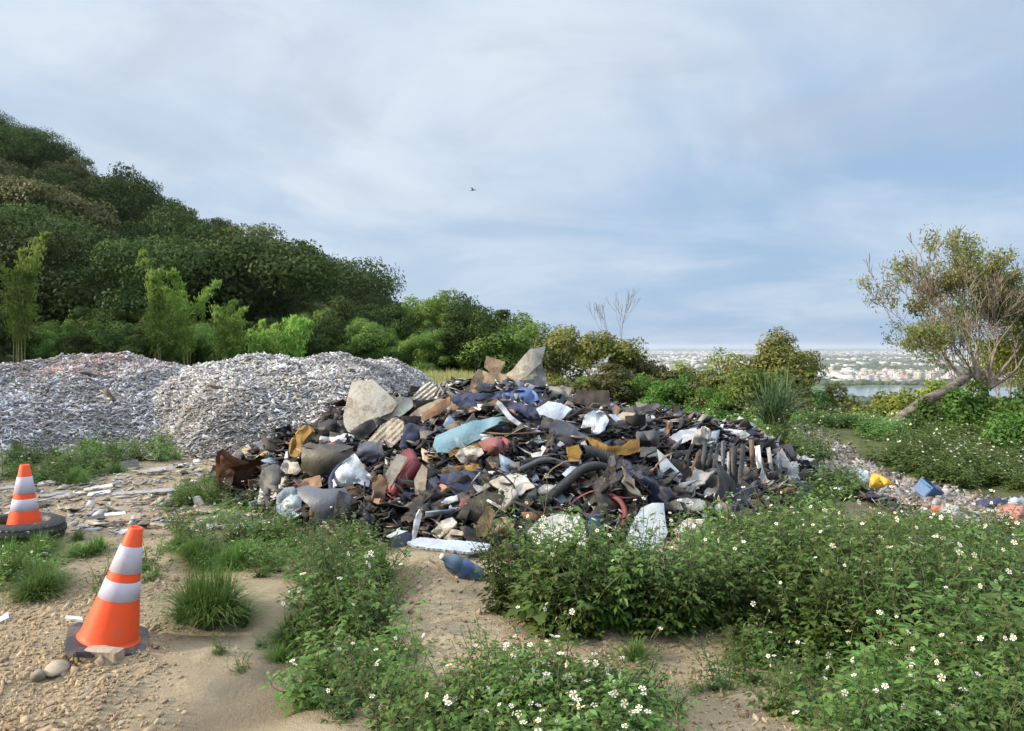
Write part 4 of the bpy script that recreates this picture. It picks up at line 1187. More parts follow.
item('pale_cushion', [(536, 409), (548, 401), (561, 403), (572, 409), (566, 415), (560, 422), (548, 417), (539, 414)], .9, W_blue, 'pale blue-white cushion below the beige carpet piece', 'cushion', thick=.05, crumple=.012, off=.1, bulge=.03)
item('beige_carpet', [(538, 388), (552, 386), (572, 387), (570, 402), (558, 402), (546, 398)], .3, S_conc, 'beige carpet piece left of the square brown carpet', 'carpet', thick=.02, Y=9.3)
item('brown_carpet', [(571, 406), (574, 396), (577, 391), (609, 390), (610.5, 409), (590, 410)], .25, S_carpet, 'square dark brown carpet standing on the back of the heap', 'carpet', thick=.05, crumple=.010, Y=8.9)
# grey tray as a real box with rim
s = pix_heap(566, 440); root = empty('plastic_tray', s)
sheet('front', [(549, 424), (561, 420), (588, 437), (585, 442.5), (566, 443), (551, 436)], s.y - .13, .15, S_slate, thick=.012, crumple=.006, parent=root, ragged=.15)
sheet('bottom', [(549, 425), (556, 419), (570, 423), (589, 435), (587, 438), (570, 432)], s.y - .09, .9, S_dark, thick=.01, crumple=.006, parent=root, ragged=.15)
tag(root, 'dark blue-grey plastic tray above the big black hose', 'tray'); BLOCK.append([(549, 423), (589, 436), (585, 443), (550, 437)])
item('crumpled_plastic', [(581, 428), (585, 415), (594, 410), (604, 412), (609, 420), (605, 430), (598, 434), (588, 433)], .6, S_silver, 'crumpled silvery plastic below the square brown carpet', 'plastic', crumple=.05, cfreq=9, off=.1)
item('black_arc', [(560, 419), (570, 410), (586, 408), (606, 412), (618, 424), (612, 428), (602, 417), (588, 413), (573, 414), (563, 423)], .3, S_black, 'black curved rim arching over the crumpled silvery plastic', 'rim', thick=.03, crumple=.01, off=.16, ragged=.2)
item('blue_white_board', [(598, 414), (614, 414), (624, 421), (618, 428), (606, 424)], .7, W_blue, 'blue-white board corner right of the crumpled silvery plastic', 'panel', off=.1)
# yellow foam beam, end-curled
item('yellow_foam', [(589, 437), (597, 440), (608, 446), (622, 446), (630, 440), (639.5, 438), (640.5, 451), (628, 455), (610, 455), (598, 450), (589, 444)], .3, S_foam, 'curled yellow-brown foam beam right of the big black hose', 'foam beam', thick=.10, crumple=.015, off=.2, bulge=.03)
item('ochre_block', [(567, 447), (578, 445), (582, 452), (579, 461), (569, 461)], .3, S_foam, 'small ochre foam block at the mouth of the big hose', 'foam block', thick=.08, crumple=.01, off=.15)
hosepath('corrugated_hose', [(580, 453, .12), (592, 455, .14), (606, 459, .14), (618, 465, .12), (623, 475, .05)], 8.0, S_black, 'big black corrugated hose curving through the middle of the heap', 'hose', rings=1)
hosepath('black_pipe', [(536, 506, .10), (550, 497, .12), (566, 483, .14), (580, 471, .14), (594, 466, .14), (606, 468, .08)], 5.0, S_black, 'smooth black pipe bent from the big hose down to the weeds', 'pipe')
hosepath('black_pipe', [(498, 479, .08), (520, 470, .12), (545, 460, .12), (570, 466, .05)], 3.2, S_dark, 'thin dark pipe lying left of the big corrugated hose', 'pipe')
hosepath('black_cable', [(600, 488, .1), (625, 489, .12), (650, 494, .12), (676, 498, .12), (705, 500, .1)], 2.2, S_black, 'thin black cable running right at the lower right of the heap', 'cable')
hosepath('pink_cable', [(570, 505, .12), (580, 497, .14), (595, 491, .16), (610, 495, .16), (625, 498, .16), (645, 496, .14)], 1.1, S_pink, 'pinkish cable looping right of the smooth black pipe', 'cable', n=6)
hosepath('red_strap', [(610, 495, .14), (620, 501, .16), (625, 512, .16), (623, 527, .14)], 2.6, sm('dark_strap', (.16, .03, .035)), 'maroon strap hanging at the lower right of the heap', 'strap')
hosepath('steel_rod', [(455, 426, .2), (480, 431, .2), (505, 434, .22), (545, 432, .2)], .9, S_brown, 'thin brown branch lying below the white bent strip', 'branch', n=6)
# maroon box cushion
s = pix_heap(392, 500); Y0 = s.y - .06; root = empty('maroon_cushion', s)
def P2(px, py, Y): return at(px, py, Y) - s
f1 = [P2(389, 499, Y0), P2(390, 488, Y0 + .02), P2(411, 459, Y0 + .12), P2(420, 461, Y0 + .15), P2(419, 472, Y0 + .14), P2(398, 501, Y0 + .02)]
dv = P2(385, 474, Y0 + .25) - P2(391, 488, Y0 + .02)
bm = bmesh.new(); fr = [bm.verts.new(p) for p in f1]; bk = [bm.verts.new(p + dv * .9 + Vector((0, .04, 0))) for p in f1]
bm.faces.new(fr); bm.faces.new(bk[::-1])
for k in range(6): bm.faces.new((fr[k], fr[(k + 1) % 6], bk[(k + 1) % 6], bk[k]))
bmesh.ops.bevel(bm, geom=[e for e in bm.edges], offset=.018, segments=3, affect='EDGES')
kid('body', bm_mesh('body', bm, S_maroon, True), root)
sheet('side_fabric', [(385, 474), (397, 454), (408, 457), (402, 468), (391, 486)], Y0 - .02, .4, S_conc, thick=.012, crumple=.008, parent=root)
tag(root, 'maroon vinyl box cushion with a grey side, standing tilted left of centre', 'cushion'); BLOCK.append([(383, 474), (397, 452), (422, 458), (421, 474), (398, 503), (386, 500)])
item('beige_plank', [(415, 495), (414, 480), (422, 464), (427.5, 469), (425, 494)], .3, S_beige, 'beige plank standing against the maroon box cushion', 'plank', thick=.03, off=.08, crumple=.004, ragged=.3)
item('wood_scrap', [(371, 508), (374, 492), (371, 478), (380, 474), (388, 484), (384, 498), (378, 510)], .3, S_brown, 'torn brown wood pieces left of the maroon box cushion', 'wood scrap', thick=.03, off=.1, crumple=.03)
item('orange_wood', [(371, 509), (374, 499), (380, 498), (379, 508)], .3, S_tan, 'small orange-tan wood stub below the torn brown wood', 'wood stub', thick=.03, off=.16)
# left part
item('foil_sheet', [(333, 488), (333, 474), (344, 462), (354, 453), (361, 462), (371, 476), (369, 487), (357, 483), (345, 486)], .4, S_silver, 'crumpled silver-white foil sheet in a dark blue band', 'foil', crumple=.04, cfreq=7, off=.12)
hosepath('blue_band', [(331, 490, .18), (331, 478, .2), (338, 467, .2), (350, 459, .2), (362, 455, .16)], 2.2, S_navy, 'dark blue curved band round the crumpled silver foil', 'band', n=6)
s = pix_heap(322, 474); Y0 = s.y - .1; root = empty('dark_bin', s)
sheet('front', [(301, 470), (302, 446), (310, 442), (330, 450), (352, 447), (356, 456), (338, 468), (326, 475), (310, 476)], Y0, .15, sm('olive_bin', (.085, .08, .065), dirt=.5, rough=.5), thick=.015, crumple=.01, bulge=.10, parent=root)
sheet('rim', [(301, 446), (318, 444), (345, 444), (354, 447), (340, 452), (318, 450)], Y0 - .03, .7, S_dark, thick=.012, crumple=.006, parent=root)
tag(root, 'dark olive curved bin on the left flank of the heap', 'bin'); BLOCK.append([(300, 442), (356, 446), (356, 457), (326, 477), (300, 474)])
item('white_ruffle', [(319, 444), (320, 436), (334, 437), (346, 433), (355, 436), (352, 443), (336, 445)], .5, W_clean, 'ruffled white fabric lying over the dark olive bin', 'fabric', crumple=.035, cfreq=12, off=.2)
item('black_mass', [(312, 440), (318, 424), (330, 419), (343, 420), (347, 432), (336, 438)], .5, S_black, 'black plastic sack left of the large foam panel foot', 'sack', crumple=.04, bulge=.06, thick=.03)
item('brown_foam', [(289, 457), (292, 440), (299, 430), (309, 425), (312, 431), (304, 441), (300, 454), (294, 459)], .3, S_foam, 'brown foam strip hanging at the left end of the heap', 'foam strip', thick=.05, crumple=.025, off=.1)
item('navy_panel', [(355, 459), (358, 446), (366, 441), (381, 442), (384, 455), (374, 462)], .3, S_slate, 'dark slate panel between foil and grey-brown ribbed board', 'panel', off=.1)
item('white_scrap', [(281, 468), (283, 462), (298, 462), (301, 470), (296, 475), (287, 473)], .6, W_dirty, 'crumpled white rag at the left foot of the olive bin', 'rag', crumple=.03, off=.1)
item('grey_cloth', [(258, 484), (262, 468), (274, 464), (288, 468), (292, 482), (286, 496), (268, 498)], .5, S_dark, 'dark grey folded cloth right of the rusty canister', 'cloth', crumple=.03, off=.08, bulge=.06)
item('cardboard', [(295, 489), (304, 479), (320, 475), (322, 486), (308, 494)], .5, S_tan, 'tan cardboard corner below the olive bin', 'cardboard', off=.1)
item('slate_shell', [(296, 488), (308, 485), (323, 489), (345, 488), (351, 497), (348, 512), (338, 525), (322, 522), (308, 505), (300, 498)], .5, S_slate, 'large slate-grey curved car-body shell at the lower left of the heap', 'shell', thick=.015, crumple=.018, cfreq=3, bulge=.12, off=.16)
item('denim_cloth', [(277, 512), (276, 496), (284, 488), (294, 487), (302, 500), (301, 514), (290, 520)], .5, W_blue, 'pale blue-white spotted cloth below the dark grey folded cloth', 'cloth', crumple=.035, cfreq=8, off=.1)
item('blue_rag', [(252, 510), (258, 497), (270, 496), (276, 504), (268, 514)], .5, sm('rag_blue', (.16, .27, .42)), 'small blue rag at the lower left end of the heap', 'rag', crumple=.03, Y=7.4)
# rusty open canister
s = at(237, 491, 8.0); root = empty('rusty_canister', s); root.location.z += .03
bm = bmesh.new(); ring = []
prof = [(0, .20), (.12, .225), (.25, .24), (.36, .25)]
for z_, r_ in prof:
    row = []
    for k in range(18):
        a_ = 2 * math.pi * k / 18
        zz = z_ + (.07 - .17 * abs(math.sin(a_ + .25)) ** .8) * (z_ / .36) ** 2
        row.append(bm.verts.new((math.cos(a_) * r_ * (1 + .06 * math.sin(2 * a_)), math.sin(a_) * r_ * .8, zz)))
    ring.append(row)
for a_, b_ in zip(ring[:-1], ring[1:]):
    for k in range(18):
        if a_ is ring[-2] and k in (2, 3): continue
        bm.faces.new((a_[k], a_[(k + 1) % 18], b_[(k + 1) % 18], b_[k]))
bm.faces.new(ring[0][::-1])
geom = bm.faces[:]
bmesh.ops.solidify(bm, geom=geom, thickness=.008)
kid('canister_wall', bm_mesh('canister_wall', bm, S_rust, True), root)
o = sheet('torn_flap', [(217, 478), (216.5, 456), (225, 462), (233, 469), (230, 486), (221, 484)], 7.75, .2, S_rust, thick=.006, crumple=.02, parent=root)
root.rotation_euler = (0, .12, 0)
tag(root, 'rusty torn-open steel canister standing at the left end of the heap', 'canister')
item('white_carton', [(192, 497), (199, 495.5), (205, 506), (202, 511), (196, 510)], .4, W_dirty, 'small dirty white carton left of the rusty canister', 'carton', Y=7.7, thick=.08, crumple=.004)
# lower middle
item('bark_sheet', [(489, 482), (498, 477), (517, 473), (526, 477), (535, 487), (526, 490), (521, 495), (506, 492), (497, 488)], 1.1, W_dirty, 'flat dirty-white torn board left of the smooth black pipe', 'board', off=.14, crumple=.02)
item('blue_white_scrap', [(562, 474), (571, 466), (583, 467), (580, 476), (570, 480)], .8, W_blue, 'pale blue flat scrap beside the smooth black pipe bend', 'scrap', off=.1)
item('stone_scrap', [(536, 490), (545, 484), (557, 485), (553, 492), (540, 495)], .8, W_dirty, 'speckled pale lump under the smooth black pipe', 'lump', off=.1, thick=.04, crumple=.02)
item('ochre_strip', [(440, 470), (460, 466), (480, 464), (479, 470), (460, 474), (444, 477)], .3, S_foam, 'ochre foam strip below the light-blue foam, centre left', 'strip', thick=.05, off=.16)
item('white_rag', [(441, 503), (446, 498), (457, 495), (458, 500), (448, 504)], .6, W_clean, 'small white rag in the middle of the heap front', 'rag', off=.14, crumple=.02)
item('pink_scraps', [(434, 492), (440, 484), (452, 482), (458, 487), (455, 492), (444, 491)], .6, sm('salmon', (.48, .22, .18)), 'salmon-pink torn plastic right of the beige plank', 'plastic', off=.14, crumple=.04, cfreq=12)
item('pale_cloth', [(455, 456), (460, 449), (470, 446), (482, 448), (484, 453), (474, 460), (462, 463)], .5, W_dirty, 'pinkish-white crumpled cloth under the light-blue foam sheet', 'cloth', off=.16, crumple=.04, cfreq=9)
item('brown_flap', [(474, 537), (478, 521), (488, 506), (495, 511), (492, 524), (486, 537)], .3, S_brown, 'dark brown bent board at the front of the heap', 'board', off=.14, crumple=.02)
item('brown_rag', [(489, 535), (494, 519), (508, 517), (514, 525), (506, 538)], .4, S_jute, 'ragged brown fibre mat right of the dark brown bent board', 'mat', off=.12, crumple=.04)
item('wood_stub', [(444, 538), (452, 529), (464, 531), (462, 537), (452, 541)], 1.0, S_beige, 'pale brown wood offcut above the long grey front panel', 'wood offcut', off=.16, thick=.03)
item('foil_scrap', [(432, 532), (441, 521), (452, 517), (457, 522), (449, 532), (440, 537)], .8, W_dirty, 'mottled grey-white foil beside the pale brown wood offcut', 'foil', off=.14, crumple=.04, cfreq=10)
item('front_panel', [(407, 542), (420, 537), (440, 539), (470, 541), (490, 544), (489, 549), (470, 552), (440, 549), (415, 546)], 1.6, W_blue, 'long pale grey panel lying low along the front of the heap', 'panel', off=.35, thick=.02, crumple=.012, cfreq=3)
item('white_sliver', [(411, 540), (414, 520), (420, 509), (422, 514), (419, 528), (414, 541)], .3, W_clean, 'tall thin white sliver above the dark blue box', 'sliver', off=.16, ragged=.3)
s = pix_heap(400, 546); root = empty('blue_box', s)
sheet('front', [(392, 547), (390, 538), (407, 531), (412, 534), (412, 541), (398, 548)], s.y - .2, .1, S_navy, thick=.02, crumple=.004, parent=root, ragged=.15)
sheet('lid', [(386, 536), (398, 530), (408, 531), (392, 538)], s.y - .19, 1.2, W_blue, thick=.01, crumple=.006, parent=root, ragged=.2)
tag(root, 'dark blue box with a pale lid at the front left of the heap', 'box'); BLOCK.append([(385, 536), (400, 529), (413, 533), (412, 542), (396, 549)])
item('speckled_board', [(527, 532), (540, 519), (558, 514), (579, 515), (585, 526), (587, 543), (560, 548), (538, 546)], .5, sm('speckled_white', (.60, .62, .60), dirt=.5, dscale=30, dirtc=(.2, .2, .18)), 'white speckled board half hidden by weeds in front of the heap', 'board', off=.3, thick=.03, crumple=.01)
item('blue_cloth', [(588, 532), (589, 516), (600, 515), (599, 528), (594, 534)], .3, S_blue, 'blue cloth right of the white speckled board', 'cloth', off=.25, crumple=.03)
item('pale_sheet', [(624, 545), (632, 524), (641, 508), (652, 503), (664, 503), (665, 516), (668, 532), (660, 547), (640, 552)], .5, W_blue, 'large pale blue-white sheet at the lower right of the heap', 'sheet', off=.22, thick=.012, crumple=.03, cfreq=4)
item('pale_rubble', [(667, 503), (680, 498), (700, 499), (706, 507), (696, 514), (676, 512)], .8, W_dirty, 'crumpled off-white sheet right of the pale blue-white sheet', 'sheet', off=.14, crumple=.04)
item('pale_rubble', [(672, 530), (688, 518), (704, 520), (712, 530), (698, 536), (680, 541)], .8, W_dirty, 'dirty white scraps low at the right front, above the weeds', 'sheet', off=.16, crumple=.05, cfreq=9)
# right part
item('concrete_slab', [(645, 424), (646, 412), (660, 412), (690, 416), (710, 421), (711, 426), (690, 428), (660, 427)], .4, S_conc, 'long grey slab on the right shoulder of the heap', 'board', Y=8.6, thick=.08, crumple=.006, ragged=.3)  # thick slab of grey concrete
item('black_bent_sheet', [(613, 414), (622, 408), (640, 407), (656, 402.5), (661, 405), (655, 410), (640, 413), (634, 419), (620, 419)], .6, S_dark, 'black bent sheet left of the long grey slab', 'sheet', Y=8.55, thick=.02, crumple=.015)
item('tan_sheet', [(612, 420), (622, 412), (636, 413), (630, 421), (618, 425)], .9, S_beige, 'tan sheet under the black bent sheet', 'sheet', off=.1)
item('white_flat', [(668, 437), (682, 430), (696, 428), (700, 433), (694, 438), (681, 444)], 1.0, W_clean, 'white flat sheet with a red corner, below the grey slab', 'sheet', off=.14, crumple=.01)
item('red_corner', [(661, 443), (666, 436), (680, 444), (676, 446)], .6, S_maroon, 'dark red board corner left of the white flat sheet', 'board', off=.16)
item('crumpled_paper', [(692, 444), (695, 431), (705, 426), (712, 432), (710, 441), (700, 445)], .4, W_dirty, 'crumpled cream paper between white sheets, right side', 'paper', off=.18, crumple=.045, cfreq=12)
item('long_white_board', [(700, 427), (714, 428), (742, 430), (750, 434), (754, 438), (735, 434), (712, 433)], 1.2, W_clean, 'long thin white board on the right shoulder, behind hanging strips', 'board', off=.12, thick=.02, crumple=.006)
item('brown_stake', [(660, 437), (666, 427), (671, 420), (673, 424), (668, 434), (663, 440)], .3, S_tan, 'rust-brown upright splinter below the grey slab', 'splinter', off=.2)
item('grey_drum', [(636, 432), (655, 430), (660, 433), (660, 445), (642, 446), (636, 441)], .4, S_dark, 'dark grey flattened tub right of the yellow-brown foam beam', 'tub', off=.14, bulge=.06)
item('triangle_panel', [(657, 449), (664, 455), (674, 466), (682.5, 475), (672, 476), (661, 476), (659, 462)], .35, W_blue, 'pale blue triangular panel standing in the right middle', 'panel', off=.14, crumple=.01, ragged=.3)
item('grey_card', [(640, 457), (641, 447), (656, 447), (658, 456)], .5, S_conc, 'small grey card right above the pale blue triangle', 'card', off=.14)
item('brown_cover', [(742, 425), (747, 422), (764, 430), (780, 439), (782, 447), (770, 443), (755, 437), (747, 436)], .6, S_jute, 'brown-topped dark cover over the right end of the heap', 'cover', off=.25, thick=.03)
item('end_cloth', [(774, 458), (782, 448), (790, 462), (800, 478), (799, 487), (786, 484), (776, 476)], .6, S_grey, 'grey cloth sloping down the right end of the heap', 'cloth', off=.15, crumple=.03)
item('end_scrap', [(787, 463), (797.5, 460.5), (799, 474), (792, 470)], .4, W_clean, 'small white square scrap at the far right end of the heap', 'scrap', off=.15, crumple=.01)
hang = [(705, 442, 701, 474, 4.5, S_dark), (713, 446, 704, 477, 4, S_black), (719, 444, 712, 478, 3.5, S_dark), (723, 441, 722, 477, 4, S_slate), (733, 447, 735, 484, 7, S_black),
        (743, 444, 738, 486, 5, S_dark), (757, 446, 763, 481, 5.5, W_clean), (768, 448, 773, 480, 4, S_grey), (763, 442, 757, 462, 4, S_black), (751, 440, 752, 470, 5, S_brown), (693, 444, 684, 470, 4, S_black), (728, 452, 729, 480, 3, S_grey), (778, 452, 779, 482, 4, S_slate), (700, 450, 690, 478, 3, S_brown)]
hn_ = ['leftmost', 'second', 'third', 'fourth', 'fifth', 'sixth', 'seventh', 'eighth', 'ninth', 'tenth', 'eleventh', 'twelfth', 'thirteenth', 'fourteenth']
mname = {S_dark.name: 'charcoal', S_black.name: 'black', S_slate.name: 'slate', W_clean.name: 'white', S_grey.name: 'grey', S_brown.name: 'brown'}
for k, (x0, y0_, x1, y1, w_, mt) in enumerate(sorted(hang)):
    xm = (x0 + x1) / 2 + rnd.uniform(-2, 2); ym = (y0_ + y1) / 2
    poly = [(x0 - w_ * .4, y0_), (x0 + w_ * .5, y0_ - 1), (xm + w_ * .55, ym), (x1 + w_ * .5, y1 - 2), (x1 - w_ * .3, y1), (xm - w_ * .5, ym)]
    item('hanging_strip', poly, .35, mt, hn_[k] + ' of the hanging strips from the left, ' + mname[mt.name] + ', at the right end', 'strip', off=.16, thick=.012, crumple=.012, cfreq=5, ragged=.3, bulge=.05)['group' if False else 0] if False else tag(item('hanging_strip', poly, .35, mt, None, None, off=.16, thick=.012, crumple=.012, cfreq=5, ragged=.3, bulge=.05)[0],
        mname[mt.name] + ' bent strip, ' + hn_[k] + ' from the left in the row hanging at the right end', 'strip', 'strips hanging at the right end of the heap')

HL = [(370, 405, 'the large foam panel'), (525, 362, 'the tall curved board'), (475, 433, 'the light-blue foam'), (402, 478, 'the maroon cushion'), (590, 400, 'the square brown carpet'),
      (605, 460, 'the big black hose'), (550, 497, 'the black pipe'), (615, 448, 'the yellow-brown foam'), (680, 420, 'the long grey slab'), (735, 465, 'the hanging strips'),
      (325, 460, 'the olive bin'), (325, 503, 'the slate shell'), (237, 475, 'the rusty canister'), (350, 472, 'the silver foil'), (450, 545, 'the long front panel'), (512, 484, 'the dirty-white torn board'),
      (670, 465, 'the pale blue triangle'), (645, 525, 'the pale blue-white sheet'), (475, 405, 'the tan seat shell'), (555, 411, 'the pale cushion'), (568, 432, 'the grey tray'), (558, 530, 'the speckled board'),
      (494, 446, 'the dusty-red cloth'), (624, 512, 'the maroon strap'), (593, 421, 'the silvery plastic'), (792, 470, 'the right end of the heap')]

# ------------------------------------------------------------------ filler scrap: individual pieces between the named ones
fill_defs = [('crumpled plastic sheet', 'plastic_scrap', 'plastic'), ('broken board', 'board_scrap', 'board'), ('bent strip', 'strip_scrap', 'strip'), ('wrinkled rag', 'rag', 'rag'), ('thin stick', 'stick', 'stick'), ('twisted cable', 'cable_scrap', 'cable')]
fpal = [('black', (.016, .016, .019), .34), ('charcoal', (.045, .048, .055), .18), ('dark brown', (.06, .042, .032), .10), ('navy', (.018, .028, .07), .13), ('brown', (.20, .135, .085), .09), ('beige', (.42, .35, .26), .05),
        ('grey', (.26, .26, .26), .09), ('pale grey', (.46, .47, .49), .07), ('white', (.48, .48, .48), .05), ('pale blue', (.32, .43, .55), .025), ('dull red', (.20, .075, .07), .012), ('ochre', (.36, .24, .08), .02)]
M_scrap = vcol_mat('scrap', .65, .7, .35, 13, True, (.11, .09, .07), .4)
def inside(px, py, poly, grow_=0):
    ins = False; j = len(poly) - 1
    for i in range(len(poly)):
        a_, b_ = poly[i], poly[j]
        if (a_[1] > py) != (b_[1] > py) and px < (b_[0] - a_[0]) * (py - a_[1]) / (b_[1] - a_[1] + 1e-12) + a_[0]: ins = not ins
        j = i
    return ins
def scrap_mesh(kind, r):
    q_ = np.random.RandomState(r.randint(0, 1 << 30))
    if kind in (0, 1, 2, 3):
        if kind == 0: L, W_, nu, nv, cr, th = r.uniform(.18, .46), r.uniform(.14, .34), 13, 11, .020, .004
        elif kind == 1: L, W_, nu, nv, cr, th = r.uniform(.18, .52), r.uniform(.07, .22), 6, 4, .006, r.uniform(.008, .03)
        elif kind == 2: L, W_, nu, nv, cr, th = r.uniform(.25, .55), r.uniform(.03, .08), 12, 2, .02, .006
        else: L, W_, nu, nv, cr, th = r.uniform(.16, .38), r.uniform(.14, .28), 14, 12, .038, .008
        U, Vv = np.meshgrid(np.linspace(-.5, .5, nu), np.linspace(-.5, .5, nv), indexing='ij')
        s0 = r.uniform(0, 99)
        ex = 1 + .08 * q_.randn(nu, nv) * ((np.abs(U) > .49) | (np.abs(Vv) > .49))
        skew = r.uniform(-.35, .35)
        x = (U + skew * Vv) * L * ex; y = Vv * W_ * (1 + r.uniform(-.5, .3) * U) * ex
        z = cr * (fbm(x * 12 + s0, y * 12, s0, 7, 3) * 1.6 + (1 - 2.4 * np.abs(vnoise(x * 11 + s0, y * 11, s0, 8))) + .5 * (1 - 2.4 * np.abs(vnoise(x * 26 + s0, y * 26, s0, 9)))) * .7
        bend_ = r.uniform(-.6, .6) if kind in (2, 3) else r.uniform(-.35, .35)
        z = z + bend_ * x * x + (r.uniform(-.5, .5) * x * y)
        if kind == 2: y = y + r.uniform(-.5, .5) * x * x
        A = np.stack([x, y, z], 2).reshape(-1, 3); B = A - [0, 0, th]
        I, J = np.meshgrid(np.arange(nu - 1), np.arange(nv - 1), indexing='ij'); b_ = (I * nv + J).ravel()
        q1 = np.stack([b_, b_ + nv, b_ + nv + 1, b_ + 1], 1); n_ = nu * nv
        q2 = q1[:, ::-1] + n_
        rim = []
        for a_ in range(nu - 1):
            rim.append((a_ * nv, (a_ + 1) * nv, (a_ + 1) * nv + n_, a_ * nv + n_)[::-1]); c_ = a_ * nv + nv - 1; rim.append((c_, c_ + nv, c_ + nv + n_, c_ + n_))
        for a_ in range(nv - 1):
            rim.append((a_, a_ + 1, a_ + 1 + n_, a_ + n_)); c_ = (nu - 1) * nv + a_; rim.append((c_, c_ + 1, c_ + 1 + n_, c_ + n_)[::-1])
        return raw_mesh('scrap', np.concatenate([A, B]), np.concatenate([q1, q2, np.array(rim)]), [M_scrap], kind == 3)
    mb = MB(); L = r.uniform(.3, .9); n_ = 9; pts_ = []
    wv = .03 if kind == 4 else .14
    ph = [r.uniform(0, 6) for _ in range(4)]
    for i in range(n_):
        t = i / (n_ - 1) - .5
        pts_.append(Vector((t * L, math.sin(t * 5 + ph[0]) * wv, math.sin(t * 7 + ph[1]) * wv * .6)))
    ra = r.uniform(.006, .016) if kind == 4 else r.uniform(.005, .010)
    mb.tube(pts_, [ra] * n_, 6)
    return mb.mesh('scrap', [M_scrap], True)
BLOCK += HOSEB
r = random.Random(99)
fn = 0; tr_ = 0
w_ = [c[2] for c in fpal]
while fn < 520 and tr_ < 16000:
    tr_ += 1
    px = r.uniform(266, 800); top = np.interp(px, [248, 290, 330, 350, 400, 450, 500, 600, 700, 750, 800], [470, 425, 420, 412, 396, 392, 388, 403, 424, 436, 470])
    bot = np.interp(px, [248, 300, 400, 480, 600, 700, 760, 800], [505, 520, 548, 558, 548, 540, 505, 490])
    py = r.uniform(top + 4, bot)
    kind = r.choices([0, 1, 2, 3, 4, 5], [.38, .36, .08, .09, .05, .04])[0]
    p = pix_heap(px, py)
    if p.y > 9.9: continue
    ex_ = 15 if fn < 220 and kind in (0, 1, 3) else 10
    blocked = any(inside(px, py, b_) or inside(px + ex_, py, b_) or inside(px - ex_, py, b_) or inside(px, py - 9, b_) or inside(px, py + 8, b_) or inside(px + 8, py - 7, b_) or inside(px - 8, py - 7, b_) for b_ in BLOCK)
    if blocked and r.random() > .05: continue
    if blocked and ex_ == 15: ex_ = 10
    c = r.choices(fpal, w_)[0]
    o = link(fill_defs[kind][1], scrap_mesh(kind, r), None, p + Vector((0, -.02, .015)) + (Vector((0, .16, -.08)) if blocked else Vector()))
    o.rotation_euler = (R(38) + r.gauss(0, .45), r.gauss(0, .4), r.gauss(0, .9) if kind != 2 else r.gauss(0, .7))
    k_ = r.uniform(.8, 1.2); o.color = (*[v * k_ for v in c[1]], 1)
    sc_ = 1 + .4 * (r.random() < .10) * (c[0] not in ('white', 'pale grey', 'beige'))
    if blocked: sc_ *= .6
    if kind in (0, 1, 3): sc_ *= (1.45 if (c[0] in ('black', 'charcoal', 'navy', 'grey') and fn < 220) else (.7 if fn > 260 else .9))
    o.scale = (sc_,) * 3
    tag(o, uniq(('large ' if sc_ > 1.3 else '') + c[0] + ' ' + fill_defs[kind][0], px, py, HL), fill_defs[kind][2], SCRAPG)
    fn += 1

# ------------------------------------------------------------------ trash trail to the right of the heap
q = np.random.RandomState(5); n = 9000
tx = q.uniform(0, 1, n); px = 800 + tx * 235; py = np.interp(px, [800, 830, 860, 880, 930, 980, 1035], [446, 450, 474, 486, 500, 514, 516]) + q.normal(0, 1, n) * np.interp(px, [800, 860, 1035], [8, 6, 6])
q2_ = np.random.RandomState(6); pa = q2_.uniform(790, 885, 9000); ta = q2_.rand(9000); pb = np.interp(pa, [790, 800, 830, 870, 885], [424, 424, 440, 468, 478]) + ta * np.interp(pa, [790, 885], [48, 9])
px = np.concatenate([px, pa]); py = np.concatenate([py, pb]); n = len(px)
P_ = []
for a_, b_ in zip(px, py):
    g = pix_ground(a_, b_); P_.append((g.x, g.y, g.z + .015))
P_ = np.array(P_)
pal = .72 * np.array([(.36, .35, .34), (.5, .5, .5), (.27, .22, .18), (.55, .55, .54), (.33, .23, .19), (.12, .11, .1), (.3, .35, .42)]); 
V2, Q2, C2 = chips(n, P_, .5, .045, q, pal, np.array([.25, .12, .24, .06, .12, .14, .07]), .3)
tag(link('rubble_trail', raw_mesh('rubble_trail', V2, Q2, [M_chip], False, C2)), 'strip of grey and reddish rubble running right from the heap', None, None, 'stuff')
def gitem(name, poly, lean, mat, label, cat, **k):
    pm = max(poly, key=lambda p: p[1]); g = pix_ground(pm[0], pm[1])
    o = sheet(name, poly, g.y - .05, lean, mat, **k); return tag(o, label, cat)
gitem('yellow_bag', [(869, 486), (871, 474), (880, 475), (890, 480), (897, 485), (893, 490), (878, 491)], .5, S_yellow, 'crumpled yellow plastic bag on the rubble strip', 'bag', thick=.05, crumple=.04, cfreq=8, bulge=.08)
gitem('pale_bag', [(856, 481), (858, 468), (868, 471), (871, 482), (864, 486)], .5, W_blue, 'pale blue-white bag left of the yellow bag', 'bag', thick=.03, crumple=.04, bulge=.05)
g = pix_ground(925, 500); root = empty('blue_crate', g)
bm = bmesh.new(); bmesh.ops.create_cube(bm, size=1)
for v in bm.verts: v.co = Vector((v.co.x * .19 * (1.1 if v.co.z > 0 else 1), v.co.y * .16 * (1.1 if v.co.z > 0 else 1), v.co.z * .15 + .05))
top_ = max(bm.faces, key=lambda f: f.calc_center_median().z); bmesh.ops.inset_region(bm, faces=[top_], thickness=.015)
top_ = max(bm.faces, key=lambda f: f.calc_center_median().z - (0 if len(f.verts) == 4 and f.calc_area() > .02 else 1))
bmesh.ops.translate(bm, verts=top_.verts, vec=(0, 0, -.12)); bmesh.ops.bevel(bm, geom=bm.edges[:], offset=.006, segments=2, affect='EDGES')
kid('crate_body', bm_mesh('crate_body', bm, S_crate), root); mb = MB()
